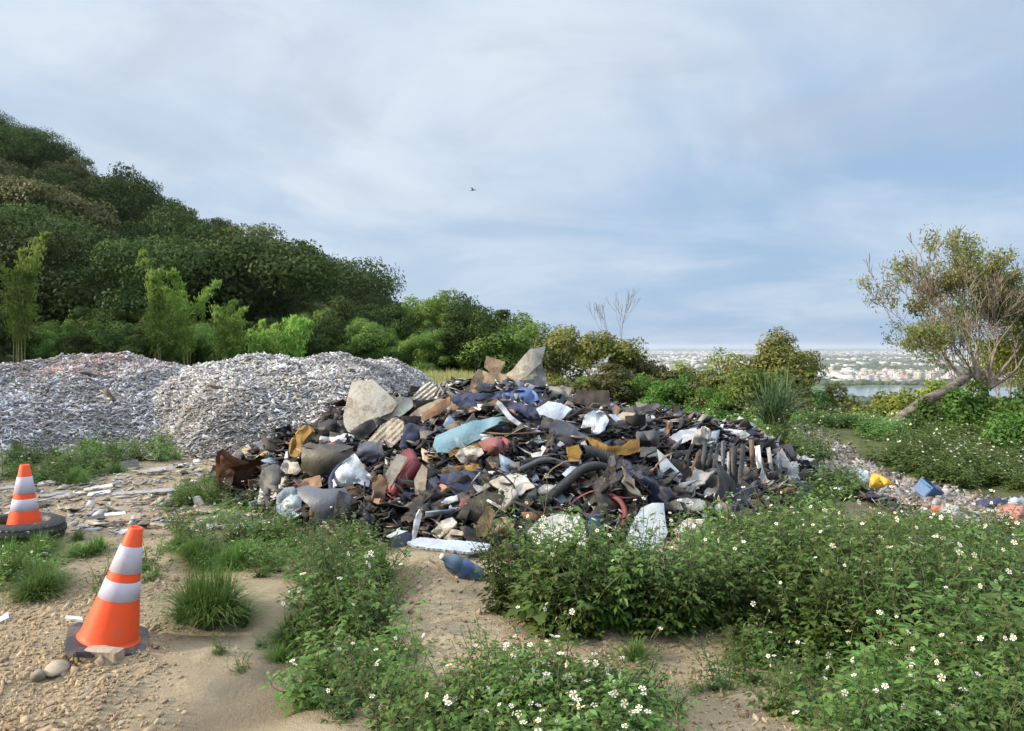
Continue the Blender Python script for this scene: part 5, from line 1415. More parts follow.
for s_ in (-1, 1):
    mb = MB(); V_, Q_ = box_arrays((s_ * .106, 0, .10), .012, .14, .02); mb.add(V_, Q_); kid('crate_handle', mb.mesh('crate_handle', [S_crate]), root)
pass
root.rotation_euler = (.5, .35, .5); root.location.z += .06; tag(root, 'tilted blue plastic crate on the rubble strip', 'crate')
gitem('pink_cloth', [(995, 523), (998, 507), (1010, 503), (1026, 506), (1030, 520), (1012, 526)], .8, sm('salmon_cloth', (.38, .17, .15), dirt=.6), 'salmon-pink cloth at the right edge on the rubble strip', 'cloth', thick=.02, crumple=.04, cfreq=8, bulge=.05)
gitem('dark_cloth', [(972, 512), (978, 500), (995, 497), (1010, 501), (1002, 509), (984, 514)], .6, S_navy, 'dark navy cloth left of the salmon-pink cloth', 'cloth', thick=.02, crumple=.04, cfreq=9, bulge=.04)
gitem('pale_rag', [(1004, 502), (1014, 497), (1028, 499), (1030, 504), (1015, 506)], .6, W_blue, 'pale rag above the salmon-pink cloth at the right edge', 'rag', thick=.01, crumple=.03)
gitem('white_rag', [(960, 522), (966, 514), (976, 515), (980, 522), (972, 528)], .7, W_clean, 'white rag just left below the dark navy cloth', 'rag', crumple=.04, cfreq=9)
gitem('grey_plastic', [(938, 514), (944, 503), (958, 505), (962, 514), (950, 520)], .7, S_grey, 'grey plastic lump between crate and dark navy cloth', 'plastic', crumple=.04, cfreq=9, thick=.03)
gitem('orange_rag', [(928, 512), (932, 505), (944, 506), (946, 512), (936, 516)], .7, sm('orange_rag', (.50, .20, .12)), 'small orange-pink rag below the blue crate', 'rag', crumple=.03, cfreq=9)
# ------------------------------------------------------------------ weeds
M_weed = leaf_mat('weed_leaf', (0.068, 0.155, 0.032), (0.170, 0.275, 0.068), (0.24, 0.23, 0.07), .40, 5.0, .5, .35)
M_weed2 = leaf_mat('pale_weed_leaf', (0.100, 0.200, 0.045), (0.190, 0.290, 0.085), None, .42, 5.0, .5, .25)
M_weed3 = leaf_mat('deep_weed_leaf', (0.035, 0.085, 0.025), (0.080, 0.140, 0.040), (0.20, 0.15, 0.07), .35, 5.0, .5, .3)
M_stem = bark_mat('weed_stem', (0.07, 0.11, 0.035), (0.14, 0.12, 0.06), 20)
M_grass = leaf_mat('grass_blade', (0.065, 0.145, 0.030), (0.155, 0.250, 0.065), (0.30, 0.28, 0.13), .35, 4.0)
M_dryg = leaf_mat('dry_grass', (0.20, 0.22, 0.075), (0.34, 0.32, 0.14), None, .35, 2.0)
M_spike = leaf_mat('spiky_blade', (0.060, 0.120, 0.050), (0.130, 0.190, 0.095), None, .3, 3.0)
M_petal, nt, b = new_mat('petal'); b.inputs['Base Color'].default_value = (.78, .79, .76, 1); b.inputs['Roughness'].default_value = .6
M_disc, nt, b = new_mat('flower_centre'); b.inputs['Base Color'].default_value = (.55, .36, .04, 1); b.inputs['Roughness'].default_value = .8

def weed_arrays(seed, H_, spread, stems, nodes=9, leaf=.045, bushy=1.0):
    r = random.Random(seed); q = np.random.RandomState(seed)
    st = MB(); LP, LN, LL = [], [], []; tips = []
    for s in range(stems):
        a = r.uniform(0, 6.28); d0 = Vector((math.cos(a), math.sin(a), 0)); out = spread * r.uniform(.25, 1); h = H_ * r.uniform(.55, 1.05)
        b0_ = d0 * r.uniform(0, .05) + Vector((0, 0, -.04)); pts_ = []
        for i in range(nodes + 1):
            t = i / nodes
            pts_.append(b0_ + d0 * out * (t ** 1.3) + Vector((r.uniform(-1, 1) * .012, r.uniform(-1, 1) * .012, h * (t - .08 * t * t))))
        st.tube(pts_, [.0042 * (1 - .6 * i / nodes) for i in range(nodes + 1)], 3)
        tips.append(pts_[-1])
        for i in range(1, nodes + 1):
            az_ = r.uniform(0, 6.28)
            for sd_ in (0, 1):
                if r.random() > .95 * bushy: continue
                aa = az_ + sd_ * math.pi; dd = Vector((math.cos(aa), math.sin(aa), .55)).normalized()
                sz_ = leaf * (1.25 - .6 * i / nodes) * r.uniform(.7, 1.25)
                pt = pts_[i] + dd * sz_ * r.uniform(.6, 1.4)
                sub = 3 if i < nodes - 1 else 2
                for k in range(sub):     # three leaflets
                    ang = aa + (k - 1) * .95
                    ld = Vector((math.cos(ang), math.sin(ang), r.uniform(-.5, .15)))
                    LP.append(tuple(pt + ld * sz_ * .55)); LL.append((tuple(ld), sz_ * (1.1 if k == 1 else .85)))
            if r.random() < .35 * bushy and i > 2:     # side shoot with a small bud cluster
                e = pts_[i] + Vector((r.uniform(-1, 1), r.uniform(-1, 1), 1.1)).normalized() * r.uniform(.06, .15)
                st.tube([pts_[i], pts_[i].lerp(e, .5) + Vector((0, 0, .01)), e], [.0028, .002, .0015], 3)
                tips.append(e)
                for k in range(4):
                    ang = r.uniform(0, 6.28); ld = Vector((math.cos(ang), math.sin(ang), r.uniform(-.2, .6)))
                    LP.append(tuple(pts_[i].lerp(e, r.uniform(.4, 1)) + ld * leaf * .5)); LL.append((tuple(ld), leaf * .7))
    P_ = np.array(LP); D = np.array([l[0] for l in LL]); S = np.array([l[1] for l in LL])[:, None]
    D /= np.linalg.norm(D, axis=1)[:, None]
    side = np.cross(D, [0, 0, 1.0]); side /= np.linalg.norm(side, axis=1)[:, None] + 1e-9
    side = side + q.normal(0, .25, side.shape); up = np.cross(side, D)
    a_ = P_ - D * S * .5; c_ = P_ + D * S * .5 - [0, 0, .004]
    b_ = P_ - side * S * .23 + up * S * .07; d_ = P_ + side * S * .23 + up * S * .07
    V = np.stack([a_, b_, c_, d_], 1).reshape(-1, 3); Q = np.arange(len(V)).reshape(-1, 4)
    return V, Q, st, tips
def flower_arrays(sz_=.016):
    mb = MB()
    for k in range(5):
        a = 2 * math.pi * k / 5; c_, s_ = math.cos(a), math.sin(a)
        V = []
        for (u, v, z) in ((.25, -.28, 0), (1.0, -.42, .06), (1.12, .0, .04), (1.0, .42, .06)):
            V.append(((u * c_ - v * s_) * sz_, (u * s_ + v * c_) * sz_, z * sz_))
        mb.add(V, [(0, 1, 2, 3)], m=0)
    V = []
    for k in range(6): V.append((math.cos(k * math.pi / 3) * sz_ * .4, math.sin(k * math.pi / 3) * sz_ * .4, .12 * sz_))
    V2 = [(v[0] * .5, v[1] * .5, .3 * sz_) for v in V]; mb.add(V + V2, [(k, (k + 1) % 6, 6 + (k + 1) % 6, 6 + k) for k in range(6)] + [(6, 7, 8, 9), (6, 9, 10, 11)], m=1)
    return mb
FLM = [flower_arrays(s).mesh('flower', [M_petal, M_disc]) for s in (.0105, .013, .009)]
def weed_proto(seed, H_, spread, stems, nfl, name='flowering_weed', lm=None, **k):
    r = random.Random(seed + 1000)
    V, Q, st, tips = weed_arrays(seed, H_, spread, stems, **k)
    root = empty(name, (0, 0, -500))
    kid('foliage', raw_mesh('foliage', V, Q, [lm or M_weed]), root); kid('stems', st.mesh('stems', [M_stem]), root)
    tips = sorted(tips, key=lambda t: -t.z); r.shuffle(tips[:len(tips) // 2])
    for t in tips[:nfl]:
        o = kid('flower', r.choice(FLM), root, t + Vector((0, 0, .012)))
        o.rotation_euler = (r.gauss(.45, .5), r.gauss(0, .5), r.uniform(0, 6.28))
    return root
tallW = [Pool(weed_proto(700 + i, .56, .26, 11, nf, leaf=.052)) for i, nf in enumerate((2, 3, 1, 5))] + [Pool(weed_proto(760, .78, .20, 6, 4, leaf=.045, bushy=.7, nodes=11)), Pool(weed_proto(761, .62, .30, 10, 0, leaf=.085, lm=M_weed2, bushy=.8, nodes=8)), Pool(weed_proto(762, .60, .24, 14, 2, leaf=.042, lm=M_weed3, nodes=10))]
midW = [Pool(weed_proto(720 + i, .36, .22, 9, nf, leaf=.045, nodes=7)) for i, nf in enumerate((1, 4, 1))] + [Pool(weed_proto(763, .46, .16, 5, 3, leaf=.036, bushy=.7, nodes=8)), Pool(weed_proto(764, .34, .24, 8, 0, leaf=.065, lm=M_weed2, nodes=6)), Pool(weed_proto(765, .38, .2, 10, 1, leaf=.035, lm=M_weed3, nodes=7))]
lowW = [Pool(weed_proto(740 + i, .20, .17, 8, nf, leaf=.036, nodes=5)) for i, nf in enumerate((0, 2, 1))]
WL = [(108, 600, 'the near cone'), (27, 500, 'the far cone'), (210, 595, 'the big grass tuft'), (460, 575, 'the blue water jug'), (430, 590, 'the earth bump'), (160, 690, 'the sand wash'),
      (690, 690, 'the bare dirt patch'), (558, 530, 'the speckled board'), (645, 525, 'the pale blue-white sheet'), (880, 482, 'the yellow bag'), (923, 492, 'the blue crate'),
      (325, 503, 'the slate shell'), (735, 465, 'the hanging strips'), (448, 545, 'the long front panel'), (1012, 512, 'the salmon cloth'), (237, 475, 'the rusty canister'), (730, 634, 'the half-buried stone'),
      (1020, 725, 'the bottom right corner'), (512, 728, 'the bottom middle edge'), (120, 400, 'the brick-topped mound'), (780, 415, 'the spiky clump'), (850, 728, 'the bottom edge right of the dirt'), (300, 594, 'the white slat'), (1020, 600, 'the right edge')]
r = random.Random(404)
WN = {'t': 'tall weed', 'm': 'weed', 'l': 'low weed'}
def zone(poly, n, kind, group, smin=.85, smax=1.2, mind=9, flowers='white-flowered'):
    x0, x1 = min(p[0] for p in poly), max(p[0] for p in poly); y0_, y1 = min(p[1] for p in poly), max(p[1] for p in poly)
    done = []; t = 0
    while len(done) < n and t < n * 60:
        t += 1
        px, py = r.uniform(x0, x1), r.uniform(y0_, y1)
        if not inside(px, py, poly): continue
        if not far_enough(px, py, mind, done): continue
        g = pix_ground(px, py)
        done.append((px, py))
        pool = r.choice({'t': tallW, 'm': midW, 'l': lowW}[kind])
        sc = r.uniform(smin, smax); hgt = {'t': .56, 'm': .36, 'l': .2}[kind] * sc
        ly = min(py - hgt * .5 * F / g.y, 728)
        hasf = any(c.name.startswith('flower') for c in KIDS[pool.p.name])
        lab = uniq(('slim ' if sc < .95 else ('broad ' if sc > 1.08 else '')) + ('white-flowered ' if hasf else 'leafy ') + WN[kind], px, ly, WL)
        pool.place((g.x, g.y, g.z), r.uniform(0, 6.28), (sc, sc, sc * r.uniform(.85, 1.15)), lab, 'weed', group, (r.gauss(0, .12), r.gauss(0, .12)))
zone([(440, 715), (500, 690), (580, 680), (625, 700), (650, 765), (560, 810), (400, 810), (390, 740)], 32, 'm', 'weeds along the bottom middle of the photo', .8, 1.1, 20)
zone([(300, 705), (290, 680), (330, 660), (410, 665), (420, 720), (350, 722), (310, 718)], 11, 'm', 'weeds by the sand wash', .7, 1.0, 15)
zone([(320, 650), (310, 600), (335, 565), (372, 570), (378, 640), (350, 655)], 13, 'm', 'weeds left of the earth bump', 1.0, 1.4, 14)
zone([(245, 545), (300, 530), (370, 548), (395, 575), (330, 590), (250, 580)], 20, 'm', 'weeds before the left foot of the heap', .6, .95, 12)
zone([(500, 608), (560, 598), (700, 600), (690, 634), (560, 640), (490, 612)], 34, 't', 'tall weeds before the heap', .85, 1.12, 12)
zone([(700, 622), (720, 590), (850, 582), (1050, 605), (1050, 690), (900, 690), (780, 648)], 56, 't', 'tall weeds of the right-hand bank', .85, 1.15, 15)
zone([(700, 565), (740, 545), (860, 548), (1040, 572), (1040, 590), (850, 580), (710, 595)], 30, 'm', 'weeds on top of the right-hand bank', .8, 1.05, 12)
zone([(830, 760), (860, 720), (960, 690), (1060, 690), (1080, 830), (840, 850)], 20, 't', 'big weeds in the bottom right corner', .75, 1.0, 26)
zone([(700, 668), (740, 650), (830, 680), (850, 735), (790, 722), (700, 685)], 10, 'm', 'weeds round the bare dirt patch', .5, .8, 16)
bigleaf = [Pool(weed_proto(770 + i, .46, .26, 9, 2 + 2 * i, leaf=.085, lm=M_weed2, nodes=7)) for i in range(2)]
_m = tallW[:]; tallW[:] = bigleaf
zone([(840, 760), (870, 715), (960, 695), (1060, 690), (1080, 830), (840, 850)], 12, 't', 'broad-leaved weeds in the bottom right corner', .7, 1.0, 30)
zone([(460, 780), (500, 720), (600, 715), (640, 790), (560, 820)], 7, 't', 'broad-leaved weeds at the bottom middle', .55, .8, 28)
tallW[:] = _m
zone([(165, 555), (180, 520), (250, 500), (290, 520), (250, 560)], 12, 'm', 'weeds between the near cone and the heap', .7, 1.0, 12)
zone([(0, 480), (20, 462), (100, 452), (190, 448), (190, 460), (110, 472), (60, 488), (0, 492)], 24, 'm', 'weeds before the brick-topped mound', .9, 1.25, 9)
zone([(700, 560), (740, 535), (800, 522), (850, 525), (850, 550), (700, 570)], 16, 'm', 'weeds right below the right end of the heap', .8, 1.1, 12)
zone([(790, 515), (800, 492), (825, 480), (850, 486), (850, 505), (810, 520)], 8, 'm', 'weeds round the right end of the heap', 1.0, 1.3, 9)
zone([(755, 462), (775, 452), (822, 458), (835, 468), (800, 474)], 9, 't', 'bushy weeds behind the right end of the heap', .9, 1.1, 7)
zone([(860, 548), (870, 528), (960, 534), (1040, 542), (1040, 560), (860, 556)], 18, 'm', 'weeds before the rubble strip', .55, .9, 9)
zone([(150, 452), (160, 444), (222, 448), (215, 456)], 8, 'm', 'weeds at the foot of the second mound', .8, 1.2, 8)
zone([(85, 600), (140, 560), (160, 590), (110, 610)], 4, 'l', 'small weeds by the near cone', .8, 1.2, 12)
zone([(165, 500), (235, 492), (230, 510), (170, 515)], 6, 'm', 'weeds by the rusty canister', .6, .9, 10)
zone([(190, 640), (270, 640), (270, 690), (190, 660)], 3, 'l', 'seedlings in the sand', .35, .55, 20)
zone([(620, 700), (700, 690), (690, 728), (640, 728)], 3, 'l', 'seedlings in the bare dirt patch', .4, .7, 20)

# ------------------------------------------------------------------ grass tufts
def blades(seed, n, H_, spread, w_, base_r=.05, droop=.5):
    r_ = np.random.RandomState(seed)
    a = r_.uniform(0, 6.28, n); u_ = r_.rand(n); h = H_ * r_.uniform(.6, 1.1, n) * (1 - .45 * u_ ** 2); o = spread * (.08 + 1.15 * u_); br = base_r * np.sqrt(r_.rand(n)); ba = r_.uniform(0, 6.28, n)
    V = []; D = np.stack([np.cos(a), np.sin(a)], 1); S = np.stack([-np.sin(a), np.cos(a)], 1)
    B = np.stack([np.cos(ba) * br, np.sin(ba) * br], 1)
    ts = (0, .35, .7, 1.0)
    for t in ts:
        c = B + D * (o * t ** 1.25)[:, None]; z = h * (t - (droop * (.25 + .75 * u_)) * .8 * t ** 2.5) - .02; wd = w_ * (1 - t ** 2) + .0006
        V.append(np.column_stack([c - S * wd / 2, z])); V.append(np.column_stack([c + S * wd / 2, z]))
    V = np.stack(V, 1).reshape(-1, 3); i0 = np.arange(n)[:, None] * 8
    Q = np.concatenate([i0 + np.array([[2 * k, 2 * k + 1, 2 * k + 3, 2 * k + 2]]) for k in range(3)])
    return V, Q
def tuft_proto(seed, n, H_, spread, w_, mat, name='grass_tuft', br=.05, droop=.5):
    V, Q = blades(seed, n, H_, spread, w_, br, droop); Va = V.reshape(-1, 8, 3)
    o = link(name, raw_mesh(name, V, Q, [mat]), None, (0, 0, -500)); return o
tp = [Pool(tuft_proto(800 + i, 240, .25, .22, .0055, M_grass, droop=.8)) for i in range(3)]
bigt = tuft_proto(810, 1200, .46, .30, .006, M_grass, br=.12, droop=.85); g = pix_ground(210, 622); bigt.location = g
tag(bigt, 'large round grass tuft right of the near cone', 'grass tuft', 'grass tufts on the clearing')
spk = tuft_proto(811, 230, 1.0, .85, .026, M_spike, 'spiky_clump', .16, .75); spk.location = (at(775, 430, 11.3).x, 11.3, ground(at(775, 430, 11.3).x, 11.3) + .30)
spk.scale = (1, 1, 1.05); tag(spk, 'blue-green clump of long spiky blades behind the right end of the heap', 'plant')
for poly, n, s0, s1 in (([(0, 600), (0, 575), (55, 580), (50, 603)], 12, .8, 1.1), ([(0, 570), (0, 548), (55, 552), (50, 566)], 12, .8, 1.1), ([(70, 558), (80, 530), (105, 535), (98, 560)], 5, .6, .9),
                        ([(160, 570), (180, 545), (260, 545), (255, 575)], 16, .7, 1.05), ([(190, 612), (245, 610), (250, 628), (180, 625)], 6, .6, .9), ([(272, 625), (300, 600), (310, 660), (280, 665)], 6, .6, 1.1),
                        ([(0, 490), (0, 455), (110, 446), (130, 480), (60, 492)], 30, .8, 1.3), ([(160, 490), (220, 478), (240, 500), (190, 512)], 10, .7, 1.0), ([(820, 640), (1040, 600), (1040, 720), (860, 720)], 10, .7, 1.1), ([(400, 640), (640, 660), (620, 725), (420, 725)], 8, .5, .9)):
    d_ = []; t = 0
    while len(d_) < n and t < 400:
        t += 1
        px, py = r.uniform(min(p[0] for p in poly), max(p[0] for p in poly)), r.uniform(min(p[1] for p in poly), max(p[1] for p in poly))
        if not inside(px, py, poly): continue
        d_.append(1); g = pix_ground(px, py); sc = r.uniform(s0, s1)
        r.choice(tp).place(g, r.uniform(0, 6.28), sc, uniq(('short' if sc < .8 else ('wide' if sc > 1.0 else 'narrow')) + ' grass tuft', px, py - 8, WL), 'grass tuft', 'grass tufts on the clearing')

# ------------------------------------------------------------------ ground cover nobody could count
def cover(name, pts, protos, sc, mats, label, seed):
    q = np.random.RandomState(seed); Vs, Qs, Ms = [], [], []; off = 0
    for (x, y, z) in pts:
        V, Q, mi = protos[q.randint(len(protos))]
        a = q.uniform(0, 6.28); s = q.uniform(*sc); c_, s_ = math.cos(a) * s, math.sin(a) * s
        W = np.stack([V[:, 0] * c_ - V[:, 1] * s_ + x, V[:, 0] * s_ + V[:, 1] * c_ + y, V[:, 2] * s + z], 1)
        Vs.append(W); Qs.append(Q + off); off += len(V); Ms.append(mi)
    me = raw_mesh(name, np.concatenate(Vs), np.concatenate(Qs), mats, False, None, np.concatenate(Ms))
    return tag(link(name, me), label, None, None, 'stuff')
def cover_proto(seed, H_, spread, stems, leaf, nfl, fs=.016):
    V, Q, st, tips = weed_arrays(seed, H_, spread, stems, leaf=leaf, nodes=6)
    q = np.random.RandomState(seed); Vs = [V]; Qs = [Q]; Ms = [np.zeros(len(Q), int)]; off = len(V)
    fm = flower_arrays(fs); FV = np.array(fm.V); FQ = np.array(fm.Q); FM = np.array(fm.M)
    tips = sorted(tips, key=lambda t: -t.z)[:nfl]
    for t in tips:
        Rm = np.array(Matrix.Rotation(q.normal(.4, .4), 3, 'X') @ Matrix.Rotation(q.uniform(0, 6), 3, 'Z'))
        Vs.append(FV @ Rm.T + np.array(t)); Qs.append(FQ + off); off += len(FV); Ms.append(FM + 1)
    return np.concatenate(Vs), np.concatenate(Qs), np.concatenate(Ms)
cps = [cover_proto(850 + i, .34, .26, 10, .06, 2, .013) for i in range(4)]
q = np.random.RandomState(9)
def scatter(n, f):
    out = []
    while len(out) < n:
        c = f(q)
        if c is not None: out.append(c)
    A = np.array(out); return np.column_stack([A, HZ(A[:, 0], A[:, 1]) - .02])
def f_back(q):
    x, y = q.uniform(.8, 9), q.uniform(10.8, 22)
    px, py = proj((x, y, 0))
    if HEAP(x, y) > .02 or px > 930 or px < 575: return None
    if px > 790 and py > np.interp(px, [790, 830, 870, 930], [415, 436, 462, 470]): return None
    return x, y
cover('weed_cover', scatter(720, f_back), cps, (.7, 1.25), [M_weed, M_petal, M_disc], 'white-flowered weeds covering the ground behind the heap', 1)
def f_gap(q):
    px, y = q.uniform(808, 905), q.uniform(11.5, 17); x = (px - 512) / F * y; py = proj((x, y, float(HZ(x, y))))[1]
    if py > np.interp(px, [790, 830, 870, 930], [418, 436, 462, 470]) - 1: return None
    return x, y
cover('gap_weeds', scatter(190, f_gap), cps, (.6, 1.0), [M_weed, M_petal, M_disc], 'weeds in the dip between the rubble strip and the log', 5)
def f_bank(q):
    x, y = q.uniform(4.6, 14), q.uniform(8.0, 17); px, py = proj((x, y, float(HZ(x, y))))
    lim = np.interp(px, [850, 870, 900, 960, 1030], [455, 468, 480, 494, 498])
    if px < 862 or px > 1060 or py > lim - 8: return None
    if px < 985 and py - .22 * F / y < np.interp(px, [860, 960, 990], [458, 400, 380]) and y < 14.5: return None
    return x, y
bank = scatter(760, f_bank)
cover('bank_weeds', bank, cps, (.6, 1.1), [M_weed, M_petal, M_disc], 'small white-flowered weeds covering the right bank', 2)
# leafy vines rolling over the top of the bank
n = 52000; x = q.uniform(6.2, 15, n); y = q.uniform(9.8, 16.5, n)
lump = fbm(x * .9, y * .9, 0, 66, 3); hh = .15 + .45 * np.clip(lump + .25, 0, 1)
px = 512 + F * x / y
z = HZ(x, y) + hh * sstep(y + .25 * (x - 8), 10.4, 12.2) * (.75 + .3 * q.rand(n))
keep = (px > 885 + 60 * vnoise(y * 1.3, x * 0, 0, 4)) & (px < 1075) & (y + .25 * (x - 8) > 10.8 + .8 * vnoise(x, y, 0, 14))
P_ = np.stack([x, y, z], 1)[keep]; nr = rand_dirs(len(P_), q) * .7 + [0, -.25, .7]; nr /= np.linalg.norm(nr, axis=1)[:, None]
pp = np.array([proj(p_) for p_ in P_]); ok = ~((pp[:, 0] < 972) & (pp[:, 1] < np.interp(pp[:, 0], [860, 960, 990], [460, 402, 380]))); P_ = P_[ok]; nr = nr[ok]
L = q.uniform(.05, .12, len(P_)); V, Q = leaf_quads(P_, nr, L, L * .62, q, .3)
tag(link('vine_cover', raw_mesh('vine_cover', V, Q, [M_vine])), 'bright leafy vines rolling over the top of the right bank', None, None, 'stuff')
# dense low filling between the counted weeds on the right
def f_fill(q):
    px, py = q.uniform(480, 1060), q.uniform(520, 800)
    if not (inside(px, py, [(700, 630), (720, 560), (880, 535), (1060, 545), (1060, 800), (850, 800), (880, 720), (800, 660)]) or inside(px, py, [(500, 604), (560, 598), (700, 605), (690, 630), (560, 634)])
            or inside(px, py, [(430, 720), (560, 690), (620, 705), (640, 800), (400, 800)])): return None
    Yg = CAM_Z / ((py - 347) / F); g = at(px, py, Yg); return g.x, g.y
fps = [cover_proto(870 + i, .22, .22, 8, .045, 1, .012) for i in range(3)]
cover('low_weeds', scatter(330, f_fill), fps, (.7, 1.3), [M_weed, M_petal, M_disc], 'low weeds filling the ground between the taller ones', 3)
def f_left(q):
    px, py = q.uniform(-10, 420), q.uniform(445, 640)
    if not (inside(px, py, [(0, 490), (0, 455), (190, 445), (190, 462), (90, 484)]) or inside(px, py, [(160, 560), (185, 515), (260, 495), (380, 545), (375, 600), (320, 630), (300, 580)]) or inside(px, py, [(0, 605), (0, 540), (60, 548), (60, 600)])): return None
    Yg = CAM_Z / ((py - 347) / F); g = at(px, py, Yg); return g.x, g.y
cover('low_herbs', scatter(110, f_left), fps, (.4, .9), [M_weed, M_petal, M_disc], 'low green herbs creeping over the left of the clearing', 4)
# pale grass field between the mounds and the treeline, and behind the left mound
Vs, Qs = [], []; off = 0
bp_ = [blades(880 + i, 60, .8, .35, .03, .3, .4) for i in range(3)]
A = []
while len(A) < 900:
    y = q.uniform(22, 44); px = q.choice([q.uniform(385, 560), q.uniform(-30, 60)], p=[.8, .2]); A.append(((px - 512) / F * y, y))
A = np.array(A); Zf = HZ(A[:, 0], A[:, 1])
for (x, y), z in zip(A, Zf):
    V, Q = bp_[q.randint(3)]; a = q.uniform(0, 6.28); s = q.uniform(.5, 1.0); c_, s_ = math.cos(a) * s, math.sin(a) * s
    Vs.append(np.stack([V[:, 0] * c_ - V[:, 1] * s_ + x, V[:, 0] * s_ + V[:, 1] * c_ + y, V[:, 2] * s + z], 1)); Qs.append(Q + off); off += len(V)
tag(link('field_grass', raw_mesh('field_grass', np.concatenate(Vs), np.concatenate(Qs), [M_dryg])), 'pale long grass of the field before the treeline', None, None, 'stuff')

# ------------------------------------------------------------------ stones and gravel
M_stone = vcol_mat('stone', .9, .5, .2, 14, True, (.22, .17, .11), .5)
M_grav = vcol_mat('gravel', .9, .3, .2, 25, False, (.2, .15, .1), 0)
def stone_mesh(seed):
    q_ = np.random.RandomState(seed); bm = bmesh.new(); bmesh.ops.create_icosphere(bm, subdivisions=3, radius=1)
    s = q_.uniform(0, 50); sq = q_.uniform(.35, .6); sy_ = q_.uniform(.6, .9)
    for v in bm.verts:
        n_ = float(fbm(v.co.x * 1.1 + s, v.co.y * 1.1, v.co.z * 1.1 + s, 3, 3)); v.co *= 1 + .45 * n_
        v.co = Vector((v.co.x, v.co.y * sy_, v.co.z * sq))
    return bm_mesh('stone', bm, M_stone, True)
stm = [stone_mesh(i) for i in range(7)]
scol = [('pale', (.42, .36, .28)), ('grey', (.27, .25, .22)), ('tan', (.37, .28, .19)), ('brown', (.24, .175, .12))]
def put_stone(px, py, size, ci, lab=None):
    g = pix_ground(px, py); o = link('stone', r.choice(stm), None, g + Vector((0, 0, size * .1))); s = size / 2; o.scale = (s, s, s)
    o.rotation_euler = (r.gauss(0, .2), r.gauss(0, .2), r.uniform(0, 6.28)); o.color = (*scol[ci][1], 1)
    tag(o, lab or uniq(('fist-sized ' if size > .09 else 'small ') + scol[ci][0] + ' stone', px, py, WL), 'stone', 'stones on the clearing')
put_stone(56, 672, .15, 0, 'largest pale stone below and left of the near cone')
put_stone(38, 682, .12, 1, 'pale grey flat stone left of the largest pale stone')
put_stone(730, 636, .13, 2, 'half-buried tan stone at the edge of the bare dirt patch')
put_stone(132, 622, .07, 1, 'grey stone just behind the near cone')
for k in range(120):
    if k < 80: px, py = r.uniform(0, 150) ** .97, r.uniform(560, 728)
    elif k < 105: px, py = r.uniform(0, 240), r.uniform(480, 590)
    else: px, py = r.uniform(400, 640), r.uniform(570, 700)
    if 60 < px < 155 and 600 < py < 665: continue
    put_stone(px, py, r.choice([.02, .025, .03, .045]), r.randint(0, 3))
n = 8000; q = np.random.RandomState(21)
px = np.concatenate([q.uniform(-20, 185, n), q.uniform(-20, 250, 3500), q.uniform(395, 640, 1500), q.uniform(600, 860, 1200)])
py = np.concatenate([585 + 190 * q.rand(n), q.uniform(455, 600, 3500), q.uniform(560, 720, 1500), q.uniform(640, 740, 1200)])
keep = q.rand(len(px)) < np.clip(1.15 - np.where(py > 600, np.maximum(px - 95 - (660 - py) * .3, 0) / 80 * (px < 300), 0), .06, 1)
px, py = px[keep], py[keep]; Yg = CAM_Z / ((py - 347) / F)
dxx = (px - 512) / F * Yg; gz = HZ(dxx, Yg)
P_ = np.stack([dxx, Yg, gz + .002], 1)
pal = np.array([(.38, .29, .185), (.43, .34, .225), (.32, .24, .15), (.31, .255, .19), (.22, .16, .105)])
V2, Q2, C2 = chips(len(P_), P_, .6, .010, q, pal, np.array([.3, .2, .25, .1, .15]), .7, None, .62)
tag(link('gravel', raw_mesh('gravel', V2, Q2, [M_grav], False, C2)), 'gravel and small clods scattered over the sandy clearing', None, None, 'stuff')
# broken slats and litter on the ground between the cones and the pale mounds
for (x0, y0_, x1, y1, w_, mt, lab) in [(113, 495, 196, 489, 3.0, S_grey, 'long grey slat left of the small dirty carton'), (84, 491, 112, 486, 3.2, W_dirty, 'pale slat behind the far cone, upper of two'),
                                      (88, 496, 110, 492, 3.0, W_clean, 'white slat below the pale slat behind the far cone'), (40, 498, 70, 496, 5, S_conc, 'grey flat board right of the far cone'),
                                      (108, 521, 140, 518, 7, S_jute, 'brown board scrap above the near cone tip'), (105, 516, 125, 514, 3, W_clean, 'white edge strip on the brown board scrap'),
                                      (140, 473, 165, 469, 4, S_grey, 'grey scrap with white edge behind the clearing'), (38, 485, 55, 482, 3, W_clean, 'short white slat right of the far cone top'),
                                      (0, 489, 14, 488, 3, S_grey, 'grey slat at the left edge behind the far cone'), (84, 521, 104, 517, 4, S_dark, 'dark slat left of the brown board scrap'),
                                      (210, 452, 262, 449, 2.4, W_dirty, 'long pale lath at the foot of the second mound'), (150, 503, 185, 498, 2.5, S_beige, 'beige lath below the long grey slat'),
                                      (288, 594, 313, 591, 5, W_dirty, 'white slat lying among the weeds left of the earth bump'), (316, 590, 328, 586, 4, W_clean, 'bent white scrap right of the white slat in the weeds'),
                                      (0, 622, 8, 617, 6, W_clean, 'white scrap at the left edge of the gravel'), (66, 619, 82, 621, 3, W_clean, 'small white plastic scrap above the near cone base'),
                                      (120, 466, 138, 464, 7, S_black, 'small black scrap before the weeds of the clearing')]:
    poly = [(x0, y0_ - w_ / 2), (x1, y1 - w_ / 2), (x1 + 1, y1 + w_ / 2), (x0 - 1, y0_ + w_ / 2)]
    g = pix_ground((x0 + x1) / 2, max(y0_, y1) + w_ / 2)
    o = sheet('slat', poly, g.y - .02, 2.2, mt, thick=.02, crumple=.006, step=3, ragged=.5); o.location.z += .015; tag(o, lab, 'slat')
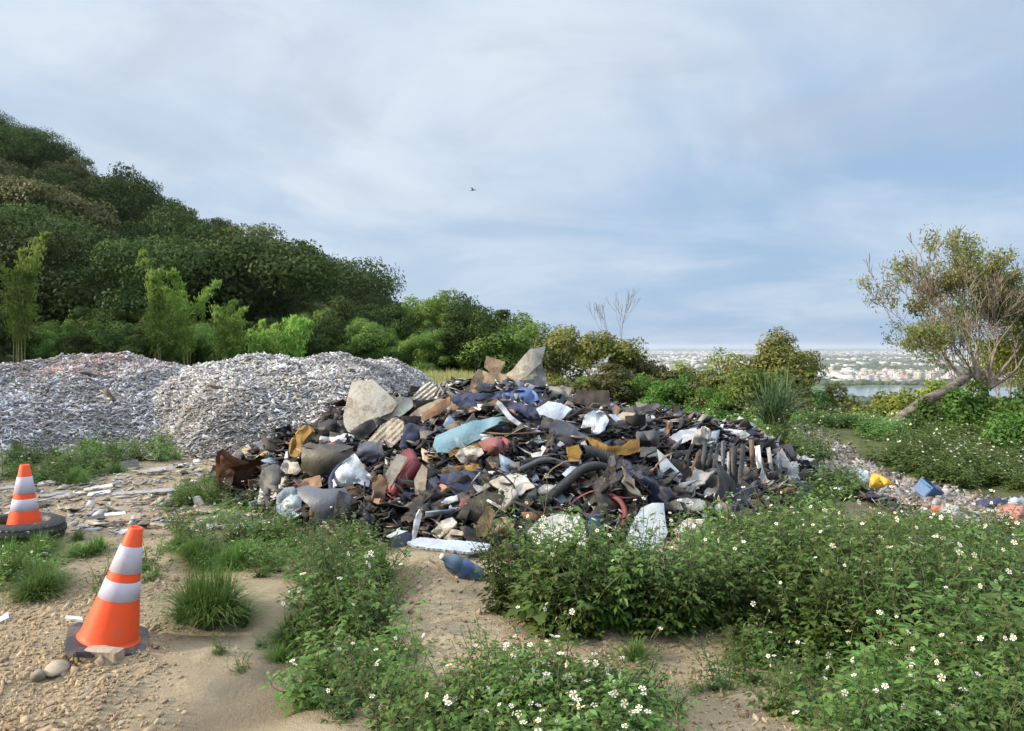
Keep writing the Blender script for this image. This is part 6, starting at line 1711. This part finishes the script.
lc = [('white', (.58, .58, .57)), ('grey', (.3, .3, .3)), ('beige', (.4, .34, .26)), ('dark', (.06, .055, .05))]
q = np.random.RandomState(31); P_ = []
for k in range(3600):
    px, py = q.uniform(-5, 300), 446 + 90 * q.rand() ** 1.6
    if inside(px, py, [(0, 440), (190, 440), (190, 462), (0, 486)]): continue
    g = pix_ground(px, py); P_.append((g.x, g.y, g.z + .005))
P_ = np.array(P_); V2, Q2, C2 = chips(len(P_), P_, .25, .035, q, GPAL * .7, GW, .2, None, .65)
tag(link('ground_rubble', raw_mesh('ground_rubble', V2, Q2, [M_chip], False, C2)), 'thin scatter of grey rubble chips between the cones and the mounds', None, None, 'stuff')
for k in range(210):
    px, py = r.uniform(0, 300), r.uniform(447, 535)
    if r.random() < .35: py = r.uniform(447, 475)
    if inside(px, py, [(0, 440), (190, 440), (190, 466), (0, 492)]): continue
    g = pix_ground(px, py); kd = r.choice([0, 1, 1, 2]); c = r.choice(lc)
    o = link('litter_scrap', scrap_mesh(kd, r), None, g + Vector((0, 0, .03))); o.scale = (.45,) * 3 if kd != 2 else (.5,) * 3
    o.rotation_euler = (r.gauss(0, .12), r.gauss(0, .12), r.uniform(0, 6.28)); o.color = (*c[1], 1)
    tag(o, uniq(c[0] + (' flat scrap' if kd < 2 else ' lath'), px, py, WL), 'scrap', 'scraps strewn over the clearing')

# larger broken slabs showing on the pale mounds
SL = [(40, 400, 'the left side of the brick-topped mound'), (120, 365, 'the brick-topped crest'), (190, 400, 'the saddle between the mounds'), (250, 370, 'the left shoulder of the second mound'), (330, 362, 'the second mound crest'), (240, 445, 'the foot of the second mound'), (100, 435, 'the foot of the first mound'), (330, 400, 'the upper left of the refuse heap')]
for k in range(70):
    mi = k % 2; c, h, rx, ry, e, sd_ = MOUNDS[mi]
    a = r.uniform(3.3, 6.1); t = r.uniform(.3, 1.0) ** .6; x = c[0] + math.cos(a) * rx * t * .95; y = c[1] + math.sin(a) * ry * t * .95
    z = ground(x, y) + max(0, float(mound_rubble(x, y, c, h, rx, ry, e, sd_)))
    px, py = proj((x, y, z))
    if px < -5: continue
    kd = r.choice([1, 1, 2]); o = link('rubble_piece', scrap_mesh(kd, r), None, (x, y, z + .03)); s_ = r.uniform(.6, 1.1); o.scale = (s_, s_, s_)
    nm, cc_ = r.choice([('pale grey', (.42, .43, .45)), ('grey', (.28, .285, .30)), ('dark grey', (.12, .12, .125)), ('brownish', (.26, .21, .17))])
    o.rotation_euler = (R(20) + r.gauss(0, .3), r.gauss(0, .3), r.uniform(0, 6.28)); o.color = (*cc_, 1)
    tag(o, uniq(nm + (' broken slab' if kd == 1 else ' long splinter'), px, py, SL), 'rubble piece', 'larger pieces lying on the rubble mounds')

# ------------------------------------------------------------------ cones, tyre, jug
M_or = plain_mat('cone_orange', (.86, .085, .02), rough=.55, dirt=.45, dirtc=(.42, .13, .06), dscale=7, bump=.12)
M_ref = plain_mat('reflective_sleeve', (.50, .49, .60), rough=.4, dirt=.3, dirtc=(.33, .31, .33), dscale=9, bump=.15, bscale=160)
M_rub = plain_mat('cone_base_rubber', (.035, .038, .05), rough=.6, dirt=.65, dirtc=(.20, .16, .11), dscale=8, bump=.3)
def lathe(prof, n=40):
    mb = MB(); V = []; Q = []
    for (rr_, z) in prof:
        for k in range(n):
            a = 2 * math.pi * k / n; V.append((rr_ * math.cos(a), rr_ * math.sin(a), z))
    for i in range(len(prof) - 1):
        for k in range(n): Q.append((i * n + k, i * n + (k + 1) % n, (i + 1) * n + (k + 1) % n, (i + 1) * n + k))
    mb.add(V, Q); return mb
def make_cone(H_, rb, rt):
    root = empty('traffic_cone')
    R_ = lambda z: rb + (rt - rb) * (z / H_)
    kid('cone_body', lathe([(rb + .012, .028), (rb + .004, .034), (rb, .05), (R_(H_ * .5), H_ * .5), (rt, H_ - .008), (rt - .004, H_), (rt - .010, H_), (rt - .012, H_ - .05), (rb - .01, .03)]).mesh('cone_body', [M_or], True), root)
    for z0, z1 in ((.40, .555), (.625, .845)):
        a_, b_ = z0 * H_, z1 * H_
        kid('reflective_band', lathe([(R_(a_) + .0005, a_), (R_(a_) + .003, a_ + .002), (R_(b_) + .003, b_ - .002), (R_(b_) + .0005, b_)]).mesh('reflective_band', [M_ref], True), root)
    bm = bmesh.new(); n = 8; S_ = rb + .055; c_ = .045
    ol = [(S_, -S_ + c_), (S_, S_ - c_), (S_ - c_, S_), (-S_ + c_, S_), (-S_, S_ - c_), (-S_, -S_ + c_), (-S_ + c_, -S_), (S_ - c_, -S_)]
    lo = [bm.verts.new((x, y, 0)) for x, y in ol]; hi = [bm.verts.new((x * .985, y * .985, .026)) for x, y in ol]
    bm.faces.new(lo[::-1]); bm.faces.new(hi)
    for k in range(8): bm.faces.new((lo[k], lo[(k + 1) % 8], hi[(k + 1) % 8], hi[k]))
    bmesh.ops.bevel(bm, geom=bm.edges[:], offset=.006, segments=2, affect='EDGES')
    kid('base_plate', bm_mesh('base_plate', bm, M_rub), root)
    return root
cone = make_cone(.635, .145, .036)
g = pix_ground(108, 660); g.y += .14
cone.location = (at(108, 655, g.y).x, g.y, ground(at(107, 655, g.y).x, g.y) + .035); cone.rotation_euler = (.07, .225, .5)
tag(cone, 'near orange traffic cone with two silver bands, leaning right on a dark base', 'traffic cone')
c2 = copy_tree(cone); g = pix_ground(22, 545); c2.location = (at(22, 545, g.y + .02).x, g.y + .05, ground(g.x, g.y) + .02); c2.rotation_euler = (0, .02, .1); c2.scale = (1.0, 1.0, 1.0)
tag(c2, 'far orange traffic cone standing upright inside an old tyre', 'traffic cone'); TY = c2.location.copy()
ty = empty('old_tyre', TY)
prof = []
for k in range(15):
    a = math.radians(-115 + 230 * k / 14); prof.append((.265 + .095 * math.cos(a) ** 1 if math.cos(a) > 0 else .265 + .05 * math.cos(a), .10 + .10 * math.sin(a)))
prof += [(.235, .19), (.24, .10), (.235, .01)]; prof.append(prof[0])
kid('tyre_wall', lathe(prof, 56).mesh('tyre_wall', [S_black], True), ty)
mb = MB()
for k in range(44):
    a = 2 * math.pi * k / 44
    for z_ in (.05, .10, .15):
        M_ = Matrix.Rotation(a + (.04 if z_ == .10 else 0), 3, 'Z') @ Matrix.Rotation(.4 * (z_ - .1) / .05, 3, 'X')
        c_ = Matrix.Rotation(a, 3, 'Z') @ Vector((.352 - abs(z_ - .1) * .25, 0, z_)); V_, Q_ = box_arrays(c_, .02, .034, .036, M_); mb.add(V_, Q_)
kid('tread', mb.mesh('tread', [S_black]), ty)
ty.rotation_euler = (0, .05, .3); ty.location.x -= .03; ty.scale = (.92, .92, .9)
tag(ty, 'black old tyre lying round the foot of the far cone', 'tyre')
# stone slab lying on the near cone's base
g = pix_ground(104, 657); bm = bmesh.new(); bmesh.ops.create_cube(bm, size=1)
for v in bm.verts: v.co = Vector((v.co.x * .19, v.co.y * .07, v.co.z * .06))
bmesh.ops.subdivide_edges(bm, edges=bm.edges[:], cuts=4, use_grid_fill=True)
for v in bm.verts: v.co += Vector((float(vnoise(v.co.x * 22, v.co.y * 22, v.co.z * 22, 3)), float(vnoise(v.co.x * 22, v.co.y * 22, v.co.z * 22, 4)), float(vnoise(v.co.x * 22, v.co.y * 22, v.co.z * 22, 6)))) * .009
o = link('stone_block', bm_mesh('stone_block', bm, plain_mat('old_brick', (.36, .31, .25), rough=.95, dirt=.6, dirtc=(.22, .15, .11), dscale=14, bump=.8), False), None, at(103, 654.5, cone.location.y - .175))
o.rotation_euler = (.05, .04, -.12); tag(o, 'broken masonry block weighing down the near cone base', 'stone block')
# blue water jug lying in the weeds before the heap
g = pix_ground(462, 580); jug = empty('water_jug', g + Vector((0, .02, .06)))
prof = [(.0, -.20), (.075, -.20), (.088, -.185), (.088, -.10), (.083, -.09), (.088, -.08), (.088, .04), (.083, .05), (.088, .06), (.088, .10), (.07, .15), (.03, .19), (.028, .22), (0, .22)]
M_jug, nt, b = new_mat('jug_plastic'); b.inputs['Base Color'].default_value = (.09, .16, .26, 1); b.inputs['Roughness'].default_value = .2; b.inputs['Transmission Weight'].default_value = .35
kid('jug_body', lathe([p for p in prof], 28).mesh('jug_body', [M_jug], True), jug)
kid('label', lathe([(.0885, -.07), (.0895, -.068), (.0895, .028), (.0885, .03)], 28).mesh('label', [S_blue], True), jug)
kid('cap', lathe([(.0, .245), (.03, .243), (.032, .215), (.0, .214)], 20).mesh('cap', [W_clean], True), jug)
jug.rotation_euler = (0, -1.0, .35); jug.scale = (.72, .72, .72)
tag(jug, 'blue plastic water jug lying at the front foot of the heap', 'jug')
hosepath('branch', [(430, 560, .05), (445, 570, .3), (458, 582, .5)], 1.2, S_brown, 'thin brown branch left of the blue water jug', 'branch', n=6)

# ------------------------------------------------------------------ bird
root = link('bird', None) if False else None
bm = bmesh.new(); bmesh.ops.create_icosphere(bm, subdivisions=2, radius=1)
for v in bm.verts:
    t = v.co.x; v.co = Vector((t * .20, v.co.y * .055 * (1 - .4 * max(0, -t)), v.co.z * .055))
def fan(pts_):
    vv = [bm.verts.new(p) for p in pts_]; bm.faces.new(vv)
for s_ in (-1, 1):
    fan([(.08, s_ * .03, .02), (.10, s_ * .20, .12), (-.02, s_ * .42, .10), (-.06, s_ * .20, .11), (-.07, s_ * .03, .02)])
fan([(-.16, -.02, 0), (-.30, -.07, 0), (-.27, 0, 0), (-.30, .07, 0), (-.16, .02, 0)])
M_bird, nt, b = new_mat('bird'); b.inputs['Base Color'].default_value = (.03, .03, .035, 1)
o = link('bird', bm_mesh('bird', bm, M_bird), None, at(473, 190, 62)); o.rotation_euler = (.5, -.3, .6); tag(o, 'small dark bird flying high over the heap', 'bird')

# prototypes that were never placed
for o in [o for o in bpy.data.objects if o.parent is None and o.location.z < -400]:
    for c_ in list(o.children): bpy.data.objects.remove(c_)
    bpy.data.objects.remove(o)
